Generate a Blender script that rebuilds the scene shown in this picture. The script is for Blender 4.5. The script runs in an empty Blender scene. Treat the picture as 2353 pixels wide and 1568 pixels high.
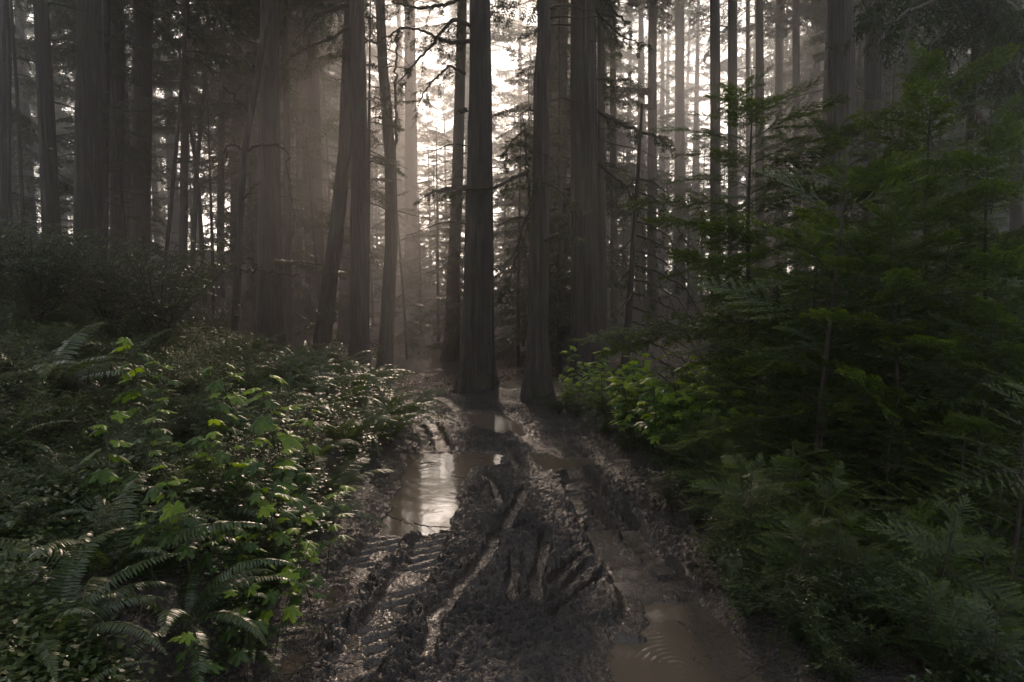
EXPOSURE, HAZE, HAZE_G = 1.7, 0.005, 0.84
import bpy, math, random
import numpy as np
from mathutils import Vector, Matrix

# ------------------------------------------------------------------ camera, sky, sun, exposure
sc = bpy.context.scene
C = sc.collection
EYE = 1.9
PITCH = math.radians(5.2)
F = 1569.0                      # focal length in units of a 2353 px wide frame
cam_d = bpy.data.cameras.new("camera")
cam_d.lens = 24.0; cam_d.sensor_width = 36.0
cam_d.clip_start = 0.05; cam_d.clip_end = 1200
cam = bpy.data.objects.new("camera", cam_d); C.objects.link(cam)
cam.location = (0, 0, EYE); cam.rotation_euler = (math.pi/2 - PITCH, 0, 0)
sc.camera = cam

SUN_EL, SUN_AZ = math.radians(24.0), math.radians(-4.0)     # azimuth from +Y towards +X
world = bpy.data.worlds.new("World"); sc.world = world; world.use_nodes = True
wn, wl = world.node_tree.nodes, world.node_tree.links
bg = wn["Background"]
sky = wn.new("ShaderNodeTexSky"); sky.sky_type = 'NISHITA'; sky.sun_disc = False
sky.sun_elevation = SUN_EL; sky.sun_rotation = SUN_AZ
sky.air_density = 1.0; sky.dust_density = 5.0; sky.ozone_density = 1.0
hs = wn.new("ShaderNodeHueSaturation"); hs.inputs["Saturation"].default_value = 0.5   # overcast-white morning sky
wl.new(sky.outputs[0], hs.inputs["Color"])
ov = wn.new("ShaderNodeMix"); ov.data_type = 'RGBA'; ov.inputs[0].default_value = .3; ov.inputs[7].default_value = (7.0, 7.1, 7.4, 1)   # thin cloud deck
wl.new(hs.outputs[0], ov.inputs[6]); wl.new(ov.outputs[2], bg.inputs["Color"])
bg.inputs["Strength"].default_value = 0.10
sun_d = bpy.data.lights.new("sun", 'SUN'); sun_d.energy = 5.0; sun_d.angle = math.radians(3.0)
sun_d.color = (1.0, 0.77, 0.60)
sun = bpy.data.objects.new("sun", sun_d); C.objects.link(sun)
sd = Vector((math.sin(SUN_AZ)*math.cos(SUN_EL), math.cos(SUN_AZ)*math.cos(SUN_EL), math.sin(SUN_EL)))
sun.rotation_euler = sd.to_track_quat('Z', 'Y').to_euler()
sc.view_settings.view_transform = 'Standard'; sc.view_settings.look = 'None'
sc.view_settings.exposure = EXPOSURE
sc.view_settings.gamma = 1.0; sc.view_settings.use_curve_mapping = False
cy = sc.cycles
cy.max_bounces = 5; cy.diffuse_bounces = 2; cy.glossy_bounces = 2; cy.transmission_bounces = 3
cy.volume_bounces = 1; cy.transparent_max_bounces = 4
cy.use_denoising = True; cy.use_adaptive_sampling = False; cy.sample_clamp_indirect = .35; cy.sample_clamp_direct = 1.0
cy.caustics_reflective = False; cy.caustics_refractive = False

# ------------------------------------------------------------------ camera maths
def ray(u, v):
    a, b = (u - 1176.5)/F, (784 - v)/F
    cp, sp = math.cos(PITCH), math.sin(PITCH)
    return np.array([a, cp + b*sp, -sp + b*cp])

def at(u, v, Y):
    d = ray(u, v); return np.array([0, 0, EYE]) + d*(Y/d[1])

# ------------------------------------------------------------------ numeric noise
def _hash(ix, iy, seed):
    h = (ix.astype(np.int64)*374761393 + iy.astype(np.int64)*668265263 + seed*1442695041) & 0xffffffff
    h = ((h ^ (h >> 13))*1274126177) & 0xffffffff
    return ((h ^ (h >> 16)) & 0xffff)/65535.0

def vnoise(x, y, seed=0):
    x = np.asarray(x, float); y = np.asarray(y, float)
    ix, iy = np.floor(x), np.floor(y); fx, fy = x-ix, y-iy
    fx = fx*fx*(3-2*fx); fy = fy*fy*(3-2*fy)
    ix = ix.astype(np.int64); iy = iy.astype(np.int64)
    a = _hash(ix, iy, seed); b = _hash(ix+1, iy, seed); c = _hash(ix, iy+1, seed); d = _hash(ix+1, iy+1, seed)
    return (a*(1-fx)+b*fx)*(1-fy) + (c*(1-fx)+d*fx)*fy

def fbm(x, y, octv=4, seed=0):
    s, amp, tot = 0, 1.0, 0
    for o in range(octv):
        s = s + amp*vnoise(np.asarray(x)*2**o, np.asarray(y)*2**o, seed+o*17); tot += amp; amp *= .5
    return s/tot

def sstep(a, b, x):
    t = np.clip((x-a)/(b-a), 0, 1); return t*t*(3-2*t)

# ------------------------------------------------------------------ terrain
def road_c(Y):
    Yc = np.clip(Y, 8, 16); return -0.062*(Yc-8)**2
def road_w(Y):
    return np.interp(Y, [2, 3.3, 6.7, 11, 14, 18], [1.28, 1.28, 1.45, 1.22, 1.2, 1.2])
def road_z(Y):
    return np.interp(Y, [-40, 0, 13, 18, 26, 36, 58, 72, 110, 150, 230], [.5, 0, -.36, -1.0, -1.9, -1.6, .5, .6, -3.0, -3, -1])
def gz(x, Y):
    x = np.asarray(x, float); Y = np.asarray(Y, float)
    xc, hw = road_c(Y), road_w(Y)
    dl = np.maximum((xc-hw) - x, 0); dr = np.maximum(x-(xc+hw), 0)
    z = road_z(Y)
    bank = 0.30*sstep(0, .6, dl) + 0.25*np.where(dl < 11, dl, 11 + 4*(1-np.exp(-(dl-11)/8)))
    z = z + bank*(1-0.35*sstep(55, 100, Y))
    z = z + 0.12*sstep(0, .5, dr) - 0.02*np.minimum(dr, 20)
    off = sstep(0, 1.5, dl+dr)
    z = z + off*((fbm(x*.35+7, Y*.35, 3, 5)-.5)*.55 + (fbm(x*1.7, Y*1.7, 2, 9)-.5)*.14)
    return z
def gz1(x, Y): return float(gz(np.array([x]), np.array([Y]))[0])
def hit(u, v):
    d = ray(u, v); t = np.arange(1.0, 60, .02)
    P = np.array([0, 0, EYE])[None] + d[None]*t[:, None]
    below = P[:, 2] < gz(P[:, 0], P[:, 1]); k = int(np.argmax(below))
    return P[k]

# ------------------------------------------------------------------ object helpers
def setp(o, label=None, cat=None, group=None, kind=None):
    if label: o["label"] = label
    if cat: o["category"] = cat
    if group: o["group"] = group
    if kind: o["kind"] = kind
    return o

def mk_mesh(name, V, faces, mat, attrs=None, smooth=False):
    """faces: list of (N,k) int arrays"""
    me = bpy.data.meshes.new(name)
    V = np.ascontiguousarray(V, dtype=np.float32)
    me.vertices.add(len(V)); me.vertices.foreach_set("co", V.ravel())
    faces = [np.asarray(f, dtype=np.int32) for f in faces if len(f)]
    loops = np.concatenate([f.ravel() for f in faces]); tot = np.concatenate([np.full(len(f), f.shape[1], np.int32) for f in faces])
    starts = np.concatenate([[0], np.cumsum(tot)[:-1]]).astype(np.int32)
    me.loops.add(len(loops)); me.loops.foreach_set("vertex_index", loops)
    me.polygons.add(len(tot)); me.polygons.foreach_set("loop_start", starts)
    if smooth: me.polygons.foreach_set("use_smooth", np.ones(len(tot), bool))
    me.update(calc_edges=True)
    for k, a in (attrs or {}).items():
        at_ = me.attributes.new(k, 'FLOAT', 'POINT'); at_.data.foreach_set("value", np.ascontiguousarray(a, dtype=np.float32))
    if mat: me.materials.append(mat)
    return me

def ob(name, me, parent=None, loc=(0, 0, 0), rot=(0, 0, 0), scale=1.0):
    o = bpy.data.objects.new(name, me); C.objects.link(o)
    o.location = loc; o.rotation_euler = rot
    o.scale = (scale,)*3 if isinstance(scale, (int, float)) else scale
    if parent: o.parent = parent
    return o

def cat_geo(parts):
    """parts: list of (V, quads, tint) -> merged"""
    Vs, Fs, Ts, n = [], [], [], 0
    for V, Q, T in parts:
        if len(V) == 0: continue
        Vs.append(V); Fs.append(Q+n); Ts.append(T); n += len(V)
    return np.concatenate(Vs), np.concatenate(Fs), np.concatenate(Ts)

def xf(geo, M):
    V, Q, T = geo; M = np.array(M)
    return (V @ M[:3, :3].T + M[:3, 3], Q, T)

def tube(P, R, n=6, rough=0, rng=None):
    P = np.asarray(P, float); R = np.asarray(R, float)*np.ones(len(P))
    T = np.gradient(P, axis=0); T /= np.linalg.norm(T, axis=1)[:, None]+1e-9
    ref = np.array([0, 0, 1.0]) if abs(T[0, 2]) < .9 else np.array([1.0, 0, 0])
    A = np.cross(T, ref); A /= np.linalg.norm(A, axis=1)[:, None]+1e-9
    B = np.cross(T, A)
    ang = np.linspace(0, 2*np.pi, n, endpoint=False)
    rr = R[:, None]*np.ones((1, n))
    if rough and rng is not None: rr = rr*(1+rough*(rng.random((len(P), n))-.5))
    V = P[:, None]+rr[..., None]*(np.cos(ang)[None, :, None]*A[:, None]+np.sin(ang)[None, :, None]*B[:, None])
    i = np.arange(len(P)-1)[:, None]*n; j = np.arange(n)[None]; k = (j+1) % n
    Q = np.stack([i+j, i+k, i+n+k, i+n+j], -1).reshape(-1, 4)
    V = V.reshape(-1, 3)
    m = len(V); V = np.concatenate([V, P[-1:]])      # tip cap folded into quads
    l = (len(P)-1)*n
    cap = np.stack([l+j[0], l+k[0], np.full(n, m), np.full(n, m)], -1)[:, :3]
    capq = []
    for a in range(0, n-1, 2): capq.append([l+a, l+a+1, l+(a+2) % n, m])
    return V, np.concatenate([Q, np.array(capq, int)]), np.zeros(len(V))

def twigs(P0, P1, r0, r1):
    """many thin three-sided twigs"""
    N = len(P0)
    if N == 0: return np.zeros((0, 3)), np.zeros((0, 4), int), np.zeros(0)
    D = P1-P0; D /= np.linalg.norm(D, axis=1)[:, None]+1e-9
    ref = np.where(np.abs(D[:, 2:3]) < .9, np.array([[0, 0, 1.0]]), np.array([[1.0, 0, 0]]))
    A = np.cross(D, ref); A /= np.linalg.norm(A, axis=1)[:, None]+1e-9; B = np.cross(D, A)
    r0 = np.broadcast_to(r0, (N,)); r1 = np.broadcast_to(r1, (N,))
    V = np.zeros((N, 6, 3))
    for k in range(3):
        a = 2*np.pi*k/3; o = math.cos(a)*A+math.sin(a)*B
        V[:, k] = P0+o*r0[:, None]; V[:, 3+k] = P1+o*r1[:, None]
    b = (np.arange(N)*6)[:, None]
    Q = np.concatenate([b+np.array([[k, (k+1) % 3, 3+(k+1) % 3, 3+k]]) for k in range(3)])
    return V.reshape(-1, 3), Q, np.zeros(N*6)

def leaves(P, D, S, l, w, tint, mid=.45, cup=0.0):
    """diamond leaves: base P, direction D, side S"""
    N = len(P); l = np.broadcast_to(l, (N,))[:, None]; w = np.broadcast_to(w, (N,))[:, None]
    Nn = np.cross(D, S)
    V = np.zeros((N, 4, 3))
    V[:, 0] = P; V[:, 1] = P+D*l*mid+S*w/2+Nn*cup*w; V[:, 2] = P+D*l; V[:, 3] = P+D*l*mid-S*w/2+Nn*cup*w
    Q = np.arange(N*4).reshape(N, 4)
    return V.reshape(-1, 3), Q, np.repeat(np.broadcast_to(tint, (N,)), 4)

def nrm(a): return a/(np.linalg.norm(a, axis=-1, keepdims=True)+1e-9)

# ------------------------------------------------------------------ materials
def new_mat(name):
    m = bpy.data.materials.new(name); m.use_nodes = True
    nt = m.node_tree; return m, nt.nodes, nt.links, nt.nodes["Principled BSDF"]

def ramp(n, stops):
    r = n.new("ShaderNodeValToRGB"); e = r.color_ramp.elements
    e[0].position, e[0].color = stops[0][0], (*stops[0][1], 1); e[1].position, e[1].color = stops[-1][0], (*stops[-1][1], 1)
    for p, c in stops[1:-1]:
        k = e.new(p); k.color = (*c, 1)
    return r

def leaf_mat(name, dark, mid, light, rough=.4, trans=.35, spec=.5):
    m, n, l, b = new_mat(name)
    at_ = n.new("ShaderNodeAttribute"); at_.attribute_name = "tint"
    oi = n.new("ShaderNodeObjectInfo")
    ma = n.new("ShaderNodeMath"); ma.operation = 'MULTIPLY_ADD'; l.new(oi.outputs["Random"], ma.inputs[0]); ma.inputs[1].default_value = .2; l.new(at_.outputs["Fac"], ma.inputs[2])
    mb = n.new("ShaderNodeMath"); mb.operation = 'SUBTRACT'; l.new(ma.outputs[0], mb.inputs[0]); mb.inputs[1].default_value = .1
    r = ramp(n, [(0, dark), (.5, mid), (1, light)]); l.new(mb.outputs[0], r.inputs[0])
    l.new(r.outputs[0], b.inputs["Base Color"])
    b.inputs["Roughness"].default_value = rough; b.inputs["Specular IOR Level"].default_value = spec
    tr = n.new("ShaderNodeBsdfTranslucent")
    tc = n.new("ShaderNodeMix"); tc.data_type = 'RGBA'; tc.blend_type = 'MULTIPLY'; tc.inputs[0].default_value = 1
    l.new(r.outputs[0], tc.inputs[6]); tc.inputs[7].default_value = (2.0, 1.9, .5, 1); l.new(tc.outputs[2], tr.inputs["Color"])
    mx = n.new("ShaderNodeMixShader"); mx.inputs[0].default_value = trans
    l.new(b.outputs[0], mx.inputs[1]); l.new(tr.outputs[0], mx.inputs[2])
    l.new(mx.outputs[0], n["Material Output"].inputs["Surface"])
    return m

def bark_mat(name, c0, c1, c2, zs=.06, sc_=9, bump=.5, moss=(0.05, 0.06, 0.035), mossamt=.5):
    m, n, l, b = new_mat(name)
    tc = n.new("ShaderNodeTexCoord"); mp = n.new("ShaderNodeMapping"); mp.inputs["Scale"].default_value = (1, 1, zs)
    l.new(tc.outputs["Object"], mp.inputs["Vector"])
    nz = n.new("ShaderNodeTexNoise"); nz.inputs["Scale"].default_value = sc_*2; nz.inputs["Detail"].default_value = 6; nz.inputs["Roughness"].default_value = .65
    nz.inputs["Distortion"].default_value = .4
    l.new(mp.outputs[0], nz.inputs["Vector"])
    r = ramp(n, [(.3, c0), (.52, c1), (.75, c2)]); l.new(nz.outputs["Fac"], r.inputs[0])
    n2 = n.new("ShaderNodeTexNoise"); n2.inputs["Scale"].default_value = 1.3; n2.inputs["Detail"].default_value = 5
    l.new(tc.outputs["Object"], n2.inputs["Vector"])
    r2 = ramp(n, [(.48, (0, 0, 0)), (.7, (mossamt,)*3)]); l.new(n2.outputs["Fac"], r2.inputs[0])
    mx = n.new("ShaderNodeMix"); mx.data_type = 'RGBA'; l.new(r2.outputs[0], mx.inputs[0]); l.new(r.outputs[0], mx.inputs[6]); mx.inputs[7].default_value = (*moss, 1)
    l.new(mx.outputs[2], b.inputs["Base Color"]); b.inputs["Roughness"].default_value = .85
    bp = n.new("ShaderNodeBump"); bp.inputs["Strength"].default_value = bump; bp.inputs["Distance"].default_value = .05
    l.new(nz.outputs["Fac"], bp.inputs["Height"]); l.new(bp.outputs[0], b.inputs["Normal"])
    return m

M_BARK = bark_mat("redwood_bark", (.010, .008, .006), (.036, .028, .022), (.095, .08, .066), bump=.8)
M_TWIG = bark_mat("twig_bark", (.02, .015, .011), (.04, .03, .022), (.07, .06, .045), zs=.5, sc_=20, bump=.2, mossamt=.3)
M_FAR = leaf_mat("forest_foliage", (.018, .028, .012), (.032, .048, .02), (.06, .08, .03), .5, .3)
# ------------------------------------------------------------------ ground sheet
def grid_mesh(name, X, Y, Z, mat, attrs=None):
    r, c = X.shape
    V = np.stack([X, Y, Z], -1).reshape(-1, 3)
    i = np.arange(r-1)[:, None]*c; j = np.arange(c-1)[None]
    Q = np.stack([i+j, i+j+1, i+c+j+1, i+c+j], -1).reshape(-1, 4)
    return mk_mesh(name, V, [Q], mat, attrs, smooth=True)

gm, n, l, b = new_mat("forest_soil")
tc = n.new("ShaderNodeTexCoord")
nz = n.new("ShaderNodeTexNoise"); nz.inputs["Scale"].default_value = 6; nz.inputs["Detail"].default_value = 8; nz.inputs["Roughness"].default_value = .7
l.new(tc.outputs["Object"], nz.inputs["Vector"])
r = ramp(n, [(.3, (.012, .008, .006)), (.5, (.035, .024, .018)), (.72, (.075, .048, .032))]); l.new(nz.outputs["Fac"], r.inputs[0])
l.new(r.outputs[0], b.inputs["Base Color"]); b.inputs["Roughness"].default_value = .8
bp = n.new("ShaderNodeBump"); bp.inputs["Strength"].default_value = .8; bp.inputs["Distance"].default_value = .08
l.new(nz.outputs["Fac"], bp.inputs["Height"]); l.new(bp.outputs[0], b.inputs["Normal"])

ys = np.concatenate([np.arange(-20, 2, 1.0), np.arange(2, 20, .12), np.arange(20, 80, .5), np.arange(80, 226, 2.5)])
ts = np.concatenate([np.linspace(-170, -14, 70), np.arange(-13.9, 10, .14), np.linspace(10.1, 170, 70)])
GX, GY = np.meshgrid(ts, ys)
GZ = gz(GX, GY)
xc, hw = road_c(GY), road_w(GY)
inside = (1-sstep(hw+.15, hw+.5, np.abs(GX-xc)))*(1-sstep(15.4, 15.9, GY))*sstep(1.6, 2.2, GY)
GZ = GZ - .35*inside
setp(ob("ground", grid_mesh("ground", GX, GY, GZ, gm)), kind="structure")

# ------------------------------------------------------------------ conifer bough generator (canonical: along +X, up +Z)
def bough(rng, L, nt, tl, ll, lw, step, droop, sub=False, hang=.15, curl=0.0, bare=.08, r=.01, tipl=.3):
    t = np.linspace(0, 1, 9)
    ax = np.stack([L*t, .05*L*np.sin(3*t+rng.random()*6)*t, -droop*L*t**1.8+curl*L*t], -1)
    wood = [tube(ax, r*(1-.85*t), 4)]
    k = np.arange(nt); tt = bare+(1-bare)*(k+.5+.6*(rng.random(nt)-.5))/nt; tt = np.clip(tt, 0, 1)
    B0 = np.stack([np.interp(tt, t, ax[:, i]) for i in range(3)], -1)
    sgn = np.where(k % 2, 1, -1)
    ang = np.radians(58-25*tt+rng.normal(0, 7, nt))
    prof = np.minimum(1, .35+tt*3)*(1-.75*tt**1.3)*(.65+.6*rng.random(nt))
    Lt = tl*prof
    D = nrm(np.stack([np.cos(ang), sgn*np.sin(ang), rng.normal(-hang, .12, nt)], -1))
    segs0, segs1, sl = [B0], [B0+D*Lt[:, None]], [Lt]
    # tip twig
    tip = nrm(ax[-1]-ax[-2])[None]
    segs0.append(ax[-3:-2]); segs1.append(ax[-3:-2]+tip*L*.3); sl.append(np.array([L*.3]))
    S0, S1, SL = np.concatenate(segs0), np.concatenate(segs1), np.concatenate(sl)
    wood.append(twigs(S0, S1, r*.35, r*.12))
    if sub:
        n2 = 5; a0, a1, al = [], [], []
        for j in range(n2):
            f = (.2+.75*(j+.5*rng.random(len(S0)))/n2)[:, None]
            base = S0+(S1-S0)*f; dd = nrm(S1-S0); side = nrm(np.cross(dd, [0, 0, 1.0]))*(1 if j % 2 else -1)
            d2 = nrm(dd*.75+side*.7+np.stack([np.zeros(len(S0)), np.zeros(len(S0)), rng.normal(-hang*2.5, .2, len(S0))], -1))
            ln = SL*.45*(1-.5*f[:, 0])*(.6+.7*rng.random(len(S0)))
            a0.append(base); a1.append(base+d2*ln[:, None]); al.append(ln)
        wood.append(twigs(np.concatenate(a0), np.concatenate(a1), r*.18, r*.08))
        S0 = np.concatenate([S0]+a0); S1 = np.concatenate([S1]+a1); SL = np.concatenate([SL]+al)
    cnt = np.maximum((SL/step).astype(int), 2)
    idx = np.repeat(np.arange(len(SL)), cnt)
    pos = (np.arange(len(idx))-np.repeat(np.cumsum(cnt)-cnt, cnt)+.5)/cnt[idx]
    P = S0[idx]+(S1-S0)[idx]*pos[:, None]
    dd = nrm(S1-S0)[idx]
    # twig sag
    side = nrm(np.cross(dd, [0, 0, 1.0])); N = len(idx)
    out = []
    for sg in (1, -1):
        d = nrm(dd*(.55+.2*rng.random((N, 1)))+side*sg*.8+np.stack([rng.normal(0, .12, N), rng.normal(0, .12, N), rng.normal(-.03, .16, N)], -1))
        s = nrm(np.cross(d, [0, 0, 1.0])+rng.normal(0, .22, (N, 3)))
        s = nrm(s-d*np.sum(s*d, -1, keepdims=True))
        lf = ll*(.7+.5*rng.random(N))*(1-.45*np.maximum(pos-.6, 0)/.4)
        tint = np.clip(.32+tipl*pos**3+.12*rng.normal(size=N)+.15*(P[:, 0]/L)**2, 0, 1)
        out.append(leaves(P, d, s, lf, lw*(.8+.4*rng.random(N)), tint))
    return cat_geo(out), cat_geo(wood)

def placeM(p, az, pitch, roll=0, s=1.0):
    return Matrix.Translation(Vector(p)) @ Matrix.Rotation(az, 4, 'Z') @ Matrix.Rotation(-pitch, 4, 'Y') @ Matrix.Rotation(roll, 4, 'X') @ Matrix.Scale(s, 4)

# far crowns: boughs of leaf-cluster size
rg = np.random.default_rng(11)
FB = [bough(rg, 3.2, 17, 1.3, .17, .065, .11, .22+.1*rg.random(), sub=True, hang=.35, r=.035) for _ in range(6)]
def big_crown(rng, H, R, nb, gap=.0):
    Ls, Ws = [], []
    for i in range(nb):
        h = ((i+rng.random())/nb)
        z = H*h
        if rng.random() < gap: continue
        s = R/3.2*(1-.8*h**1.4)*(.55+.65*rng.random())*min(1, .55+h*3)
        M = placeM((0, 0, z), rng.random()*6.283, math.radians(rng.normal(-2+18*h, 9)), rng.normal(0, .3), s)
        lg, wg = FB[rng.integers(len(FB))]
        Ls.append(xf(lg, M)); Ws.append(xf(wg, M))
    return cat_geo(Ls), cat_geo(Ws)
def as_mesh(name, geo, mat, smooth=False): return mk_mesh(name, geo[0], [geo[1]], mat, {"tint": geo[2]}, smooth)
CROWNS = []
for i in range(6):
    rr = np.random.default_rng(100+i)
    lg, wg = big_crown(rr, 20, 3.6+.9*rr.random(), 88, .1)
    CROWNS.append((as_mesh("crown", lg, M_FAR), as_mesh("branches", wg, M_TWIG)))
THIN = []
for i in range(4):
    rr = np.random.default_rng(300+i)
    lg, wg = big_crown(rr, 22, 3.4+.8*rr.random(), 62, .15)
    THIN.append((as_mesh("crown", lg, M_FAR), as_mesh("branches", wg, M_TWIG)))
SPARSE = []
for i in range(4):
    rr = np.random.default_rng(200+i)
    lg, wg = big_crown(rr, 12, 2.8, 40, .15)
    SPARSE.append((as_mesh("crown", lg, M_FAR), as_mesh("branches", wg, M_TWIG)))

# ------------------------------------------------------------------ trunks
def trunk_geo(P, R, nseg, furrow, seed, flare=.35, gbase=None, zstep=.25):
    """P: polyline (k,3) rising; furrowed bark as real relief"""
    P = np.asarray(P, float); R = np.asarray(R, float)
    z = P[:, 2]; zs = np.arange(z[0], z[-1], zstep)
    X = np.interp(zs, z, P[:, 0]); Yy = np.interp(zs, z, P[:, 1]); RR = np.interp(zs, z, R)
    g = z[0]+.3 if gbase is None else gbase
    RR = RR*(1+flare*np.exp(-np.maximum(zs-g, 0)/.55))
    a = np.linspace(0, 2*np.pi, nseg, endpoint=False)
    A, Zg = np.meshgrid(a, zs)
    # furrows wander slowly up the trunk
    wob = .25*np.sin(Zg*.7+seed)+.15*np.sin(Zg*1.9+seed*2)
    k1 = nseg/4.2/(2*np.pi)
    def ring(freq, zf, sd):
        n1 = vnoise(A*freq+wob*freq*.15, Zg*zf, sd); n2 = vnoise((A-2*np.pi)*freq+wob*freq*.15, Zg*zf, sd)
        w = A/(2*np.pi); return n1*(1-w)+n2*w
    n_a, n_b = ring(k1*.55, .45, seed), ring(k1, 1.3, seed+3)
    rel = .55-np.abs(2*n_a-1)*1.1+(n_b-.5)*.7-.25
    lob = (ring(.9, .12, seed+9)-.5)*.22+(ring(1.3, .9, seed+12)-.5)*.05
    flut = .12*np.exp(-np.maximum(Zg-g, 0)/.7)*np.sin(A*5+seed)
    rad = RR[:, None]*(1+lob+flut)+rel*furrow*np.minimum(1, RR[:, None]/.25)
    V = np.stack([X[:, None]+rad*np.cos(A), Yy[:, None]+rad*np.sin(A), Zg], -1).reshape(-1, 3)
    i = np.arange(len(zs)-1)[:, None]*nseg; j = np.arange(nseg)[None]; kk = (j+1) % nseg
    Q = np.stack([i+j, i+kk, i+nseg+kk, i+nseg+j], -1).reshape(-1, 4)
    return V, Q, np.zeros(len(V))

def tree_line(Y, pts, wb, wt, H=26):
    """pts: image points (u,v) bottom to top at depth Y -> polyline from ground to height H, radii"""
    W = np.array([at(u, v, Y) for u, v in pts]); W = W[np.argsort(W[:, 2])]
    g = gz1(W[0, 0], Y)
    kw = .85 if (Y < 21 and wb > 25) else .9
    r0, r1 = wb/2/F*Y*kw, wt/2/F*Y*kw
    z0, z1 = W[0, 2], W[-1, 2]
    slope0 = (W[1]-W[0])/(W[1, 2]-W[0, 2]); slope1 = (W[-1]-W[-2])/(W[-1, 2]-W[-2, 2])
    base = W[0]+slope0*(g-.4-W[0, 2]); base[1] = Y
    top = W[-1]+slope1*.5*(H-W[-1, 2])
    P = np.vstack([base, W, top]) if g-.4 < W[0, 2]-.05 else np.vstack([W, top])
    def rad(z): 
        k = (z-z0)/(z1-z0); r = r0+(r1-r0)*np.clip(k, -1, 1)
        return np.where(z > z1, r1*np.clip(1-(z-z1)/(H+6-z1), .05, 1), r)
    return P, rad(P[:, 2]), g

def make_tree(label, Y, pts, wb, wt, crown=None, crown_z=11, group=None, name="redwood_tree", H=26, sparse=None, mat=None, cs=1.0, rot=None, cat="tree"):
    if Y >= 22: Y = 22+(Y-22)*1.7; kk = 1+(Y-22)/60; H *= kk; crown_z *= kk; cs *= kk
    P, R, g = tree_line(Y, pts, wb, wt, H)
    root = ob(name, None, loc=(P[0, 0], P[0, 1], g))
    setp(root, label, cat, group)
    near = Y < 21 and wb > 25
    px = wb
    nseg = 168 if near else (28 if wb > 20 else 12)
    seed = int(abs(pts[0][0])*7+Y*13) % 9973
    geo = trunk_geo(P-np.array([P[0, 0], P[0, 1], g]), R, nseg, .03 if near else .012, seed, .5 if wb > 20 else .1, gbase=0, zstep=.12 if near else .4)
    ob("trunk", as_mesh("trunk", geo, mat or M_BARK, True), root)
    rs = random.Random(seed)
    if wb > 25 and name == "redwood_tree":          # dead stubs and drooping bare branchlets
        rd = np.random.default_rng(seed)
        for _ in range(9 if Y < 30 else 6):
            z = rd.uniform(2.5, 12)*(1 if Y < 30 else 1.6); az = rd.choice([0, math.pi])+rd.normal(0, .6); L_ = rd.uniform(.3, 1.6)*(1 if Y < 30 else 1.6)
            t = np.linspace(0, 1, 8); q = np.stack([np.cos(az)*L_*t, np.sin(az)*L_*t, L_*(.15*t-.45*t**2)*rd.uniform(.3, 1.2)+.03*np.sin(t*9+az)], -1)
            X = np.interp(z+g, P[:, 2], P[:, 0])-P[0, 0]; q = q+np.array([X, np.interp(z+g, P[:, 2], P[:, 1])-P[0, 1], z])
            f = rd.uniform(.3, 1, 5); b0 = np.stack([np.interp(f, t, q[:, i]) for i in range(3)], -1)
            ob("branch", as_mesh("dead_branch", cat_geo([tube(q, (.022 if Y < 30 else .035)*(1-.8*t), 5), twigs(b0, b0+rd.normal(0, .14, (5, 3))+[0, 0, -.12], .006, .002)]), M_TWIG), root)
    def put(kind, z, s):
        X = np.interp(z, P[:, 2], P[:, 0])-P[0, 0]; YY = np.interp(z, P[:, 2], P[:, 1])-P[0, 1]
        cm, bm = kind[rs.randrange(len(kind))]; rz = rs.random()*6.28 if rot is None else rot
        ob("crown", cm, root, (X, YY, z-g), (0, 0, rz), s); ob("branch", bm, root, (X, YY, z-g), (0, 0, rz), s)
    if crown is not False: put(CROWNS, crown_z, cs*(H+1-crown_z)/20.0 if H < 24 else cs)
    if sparse is not None: put(SPARSE, sparse, cs*.8)
    return root, P, R

TREES = {}
def T(key, *a, **k):
    TREES[key] = make_tree(*a, **k); return TREES[key]
# --- hero trees, left to right (label, depth, image points bottom->top, width bottom, width top)
T("L1", "dim trunk cut by the left edge of the view", 19, [(8, 420), (14, 0)], 30, 24, sparse=6)
T("L2", "pole-thin dark trunk, left one of two beside the left edge", 14, [(22, 460), (17, 0)], 9, 7, crown=False, name="young_tree", H=12)
T("L3", "pole-thin dark trunk leaning left between the edge trunk and the first thick one", 13, [(50, 450), (38, 200), (20, -60)], 9, 7, crown=False, name="young_tree", H=11)
T("L4", "dark straight redwood leaning slightly left above the left shrubs, slimmer of the two black trunks", 15, [(117, 500), (105, 250), (92, 0)], 42, 33, crown_z=12)
T("L5", "thickest black redwood trunk of the left slope", 16, [(203, 480), (203, 230), (206, 0)], 62, 52, crown_z=12)
T("L6", "slender grey trunk tucked against the right side of the black trunk", 22, [(237, 480), (244, 0)], 24, 18, sparse=6)
T("L7", "mid grey redwood right of the thickest black left trunk", 25, [(269, 500), (270, 0)], 34, 29, crown_z=9)
T("L8", "broad soft grey redwood rising from the upper left shrubs", 24, [(322, 520), (330, 0)], 46, 42, crown_z=12)
T("L9", "thin dark stem leaning right in the left thicket", 17, [(384, 560), (412, 260), (432, 0)], 10, 7, crown=False, sparse=7, name="young_tree", H=14)
T("L10", "slim grey trunk with bright glints of sky low beside it", 30, [(420, 640), (428, 0)], 22, 15, crown_z=7, H=22)
T("L11", "thin forked grey stem leaning between bright gaps", 28, [(440, 640), (452, 380), (470, 200), (480, 0)], 13, 8, crown=False, name="young_tree", H=16)
T("L12", "slanting slim grey stem crossing the left gaps", 27, [(468, 640), (455, 420), (432, 260)], 12, 8, crown=False, sparse=8, name="young_tree", H=14)
T("L13", "slim straight trunk midway between the left thicket and crooked tree", 29, [(506, 640), (512, 0)], 20, 13, crown_z=8, H=22)
T("L14", "pale grey straight trunk behind the crooked thin tree", 32, [(538, 640), (547, 0)], 24, 20, crown_z=9)
T("L15", "brown grey redwood between crooked tree and broad furrowed trunk", 30, [(580, 660), (578, 0)], 26, 22, crown_z=12)
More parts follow.
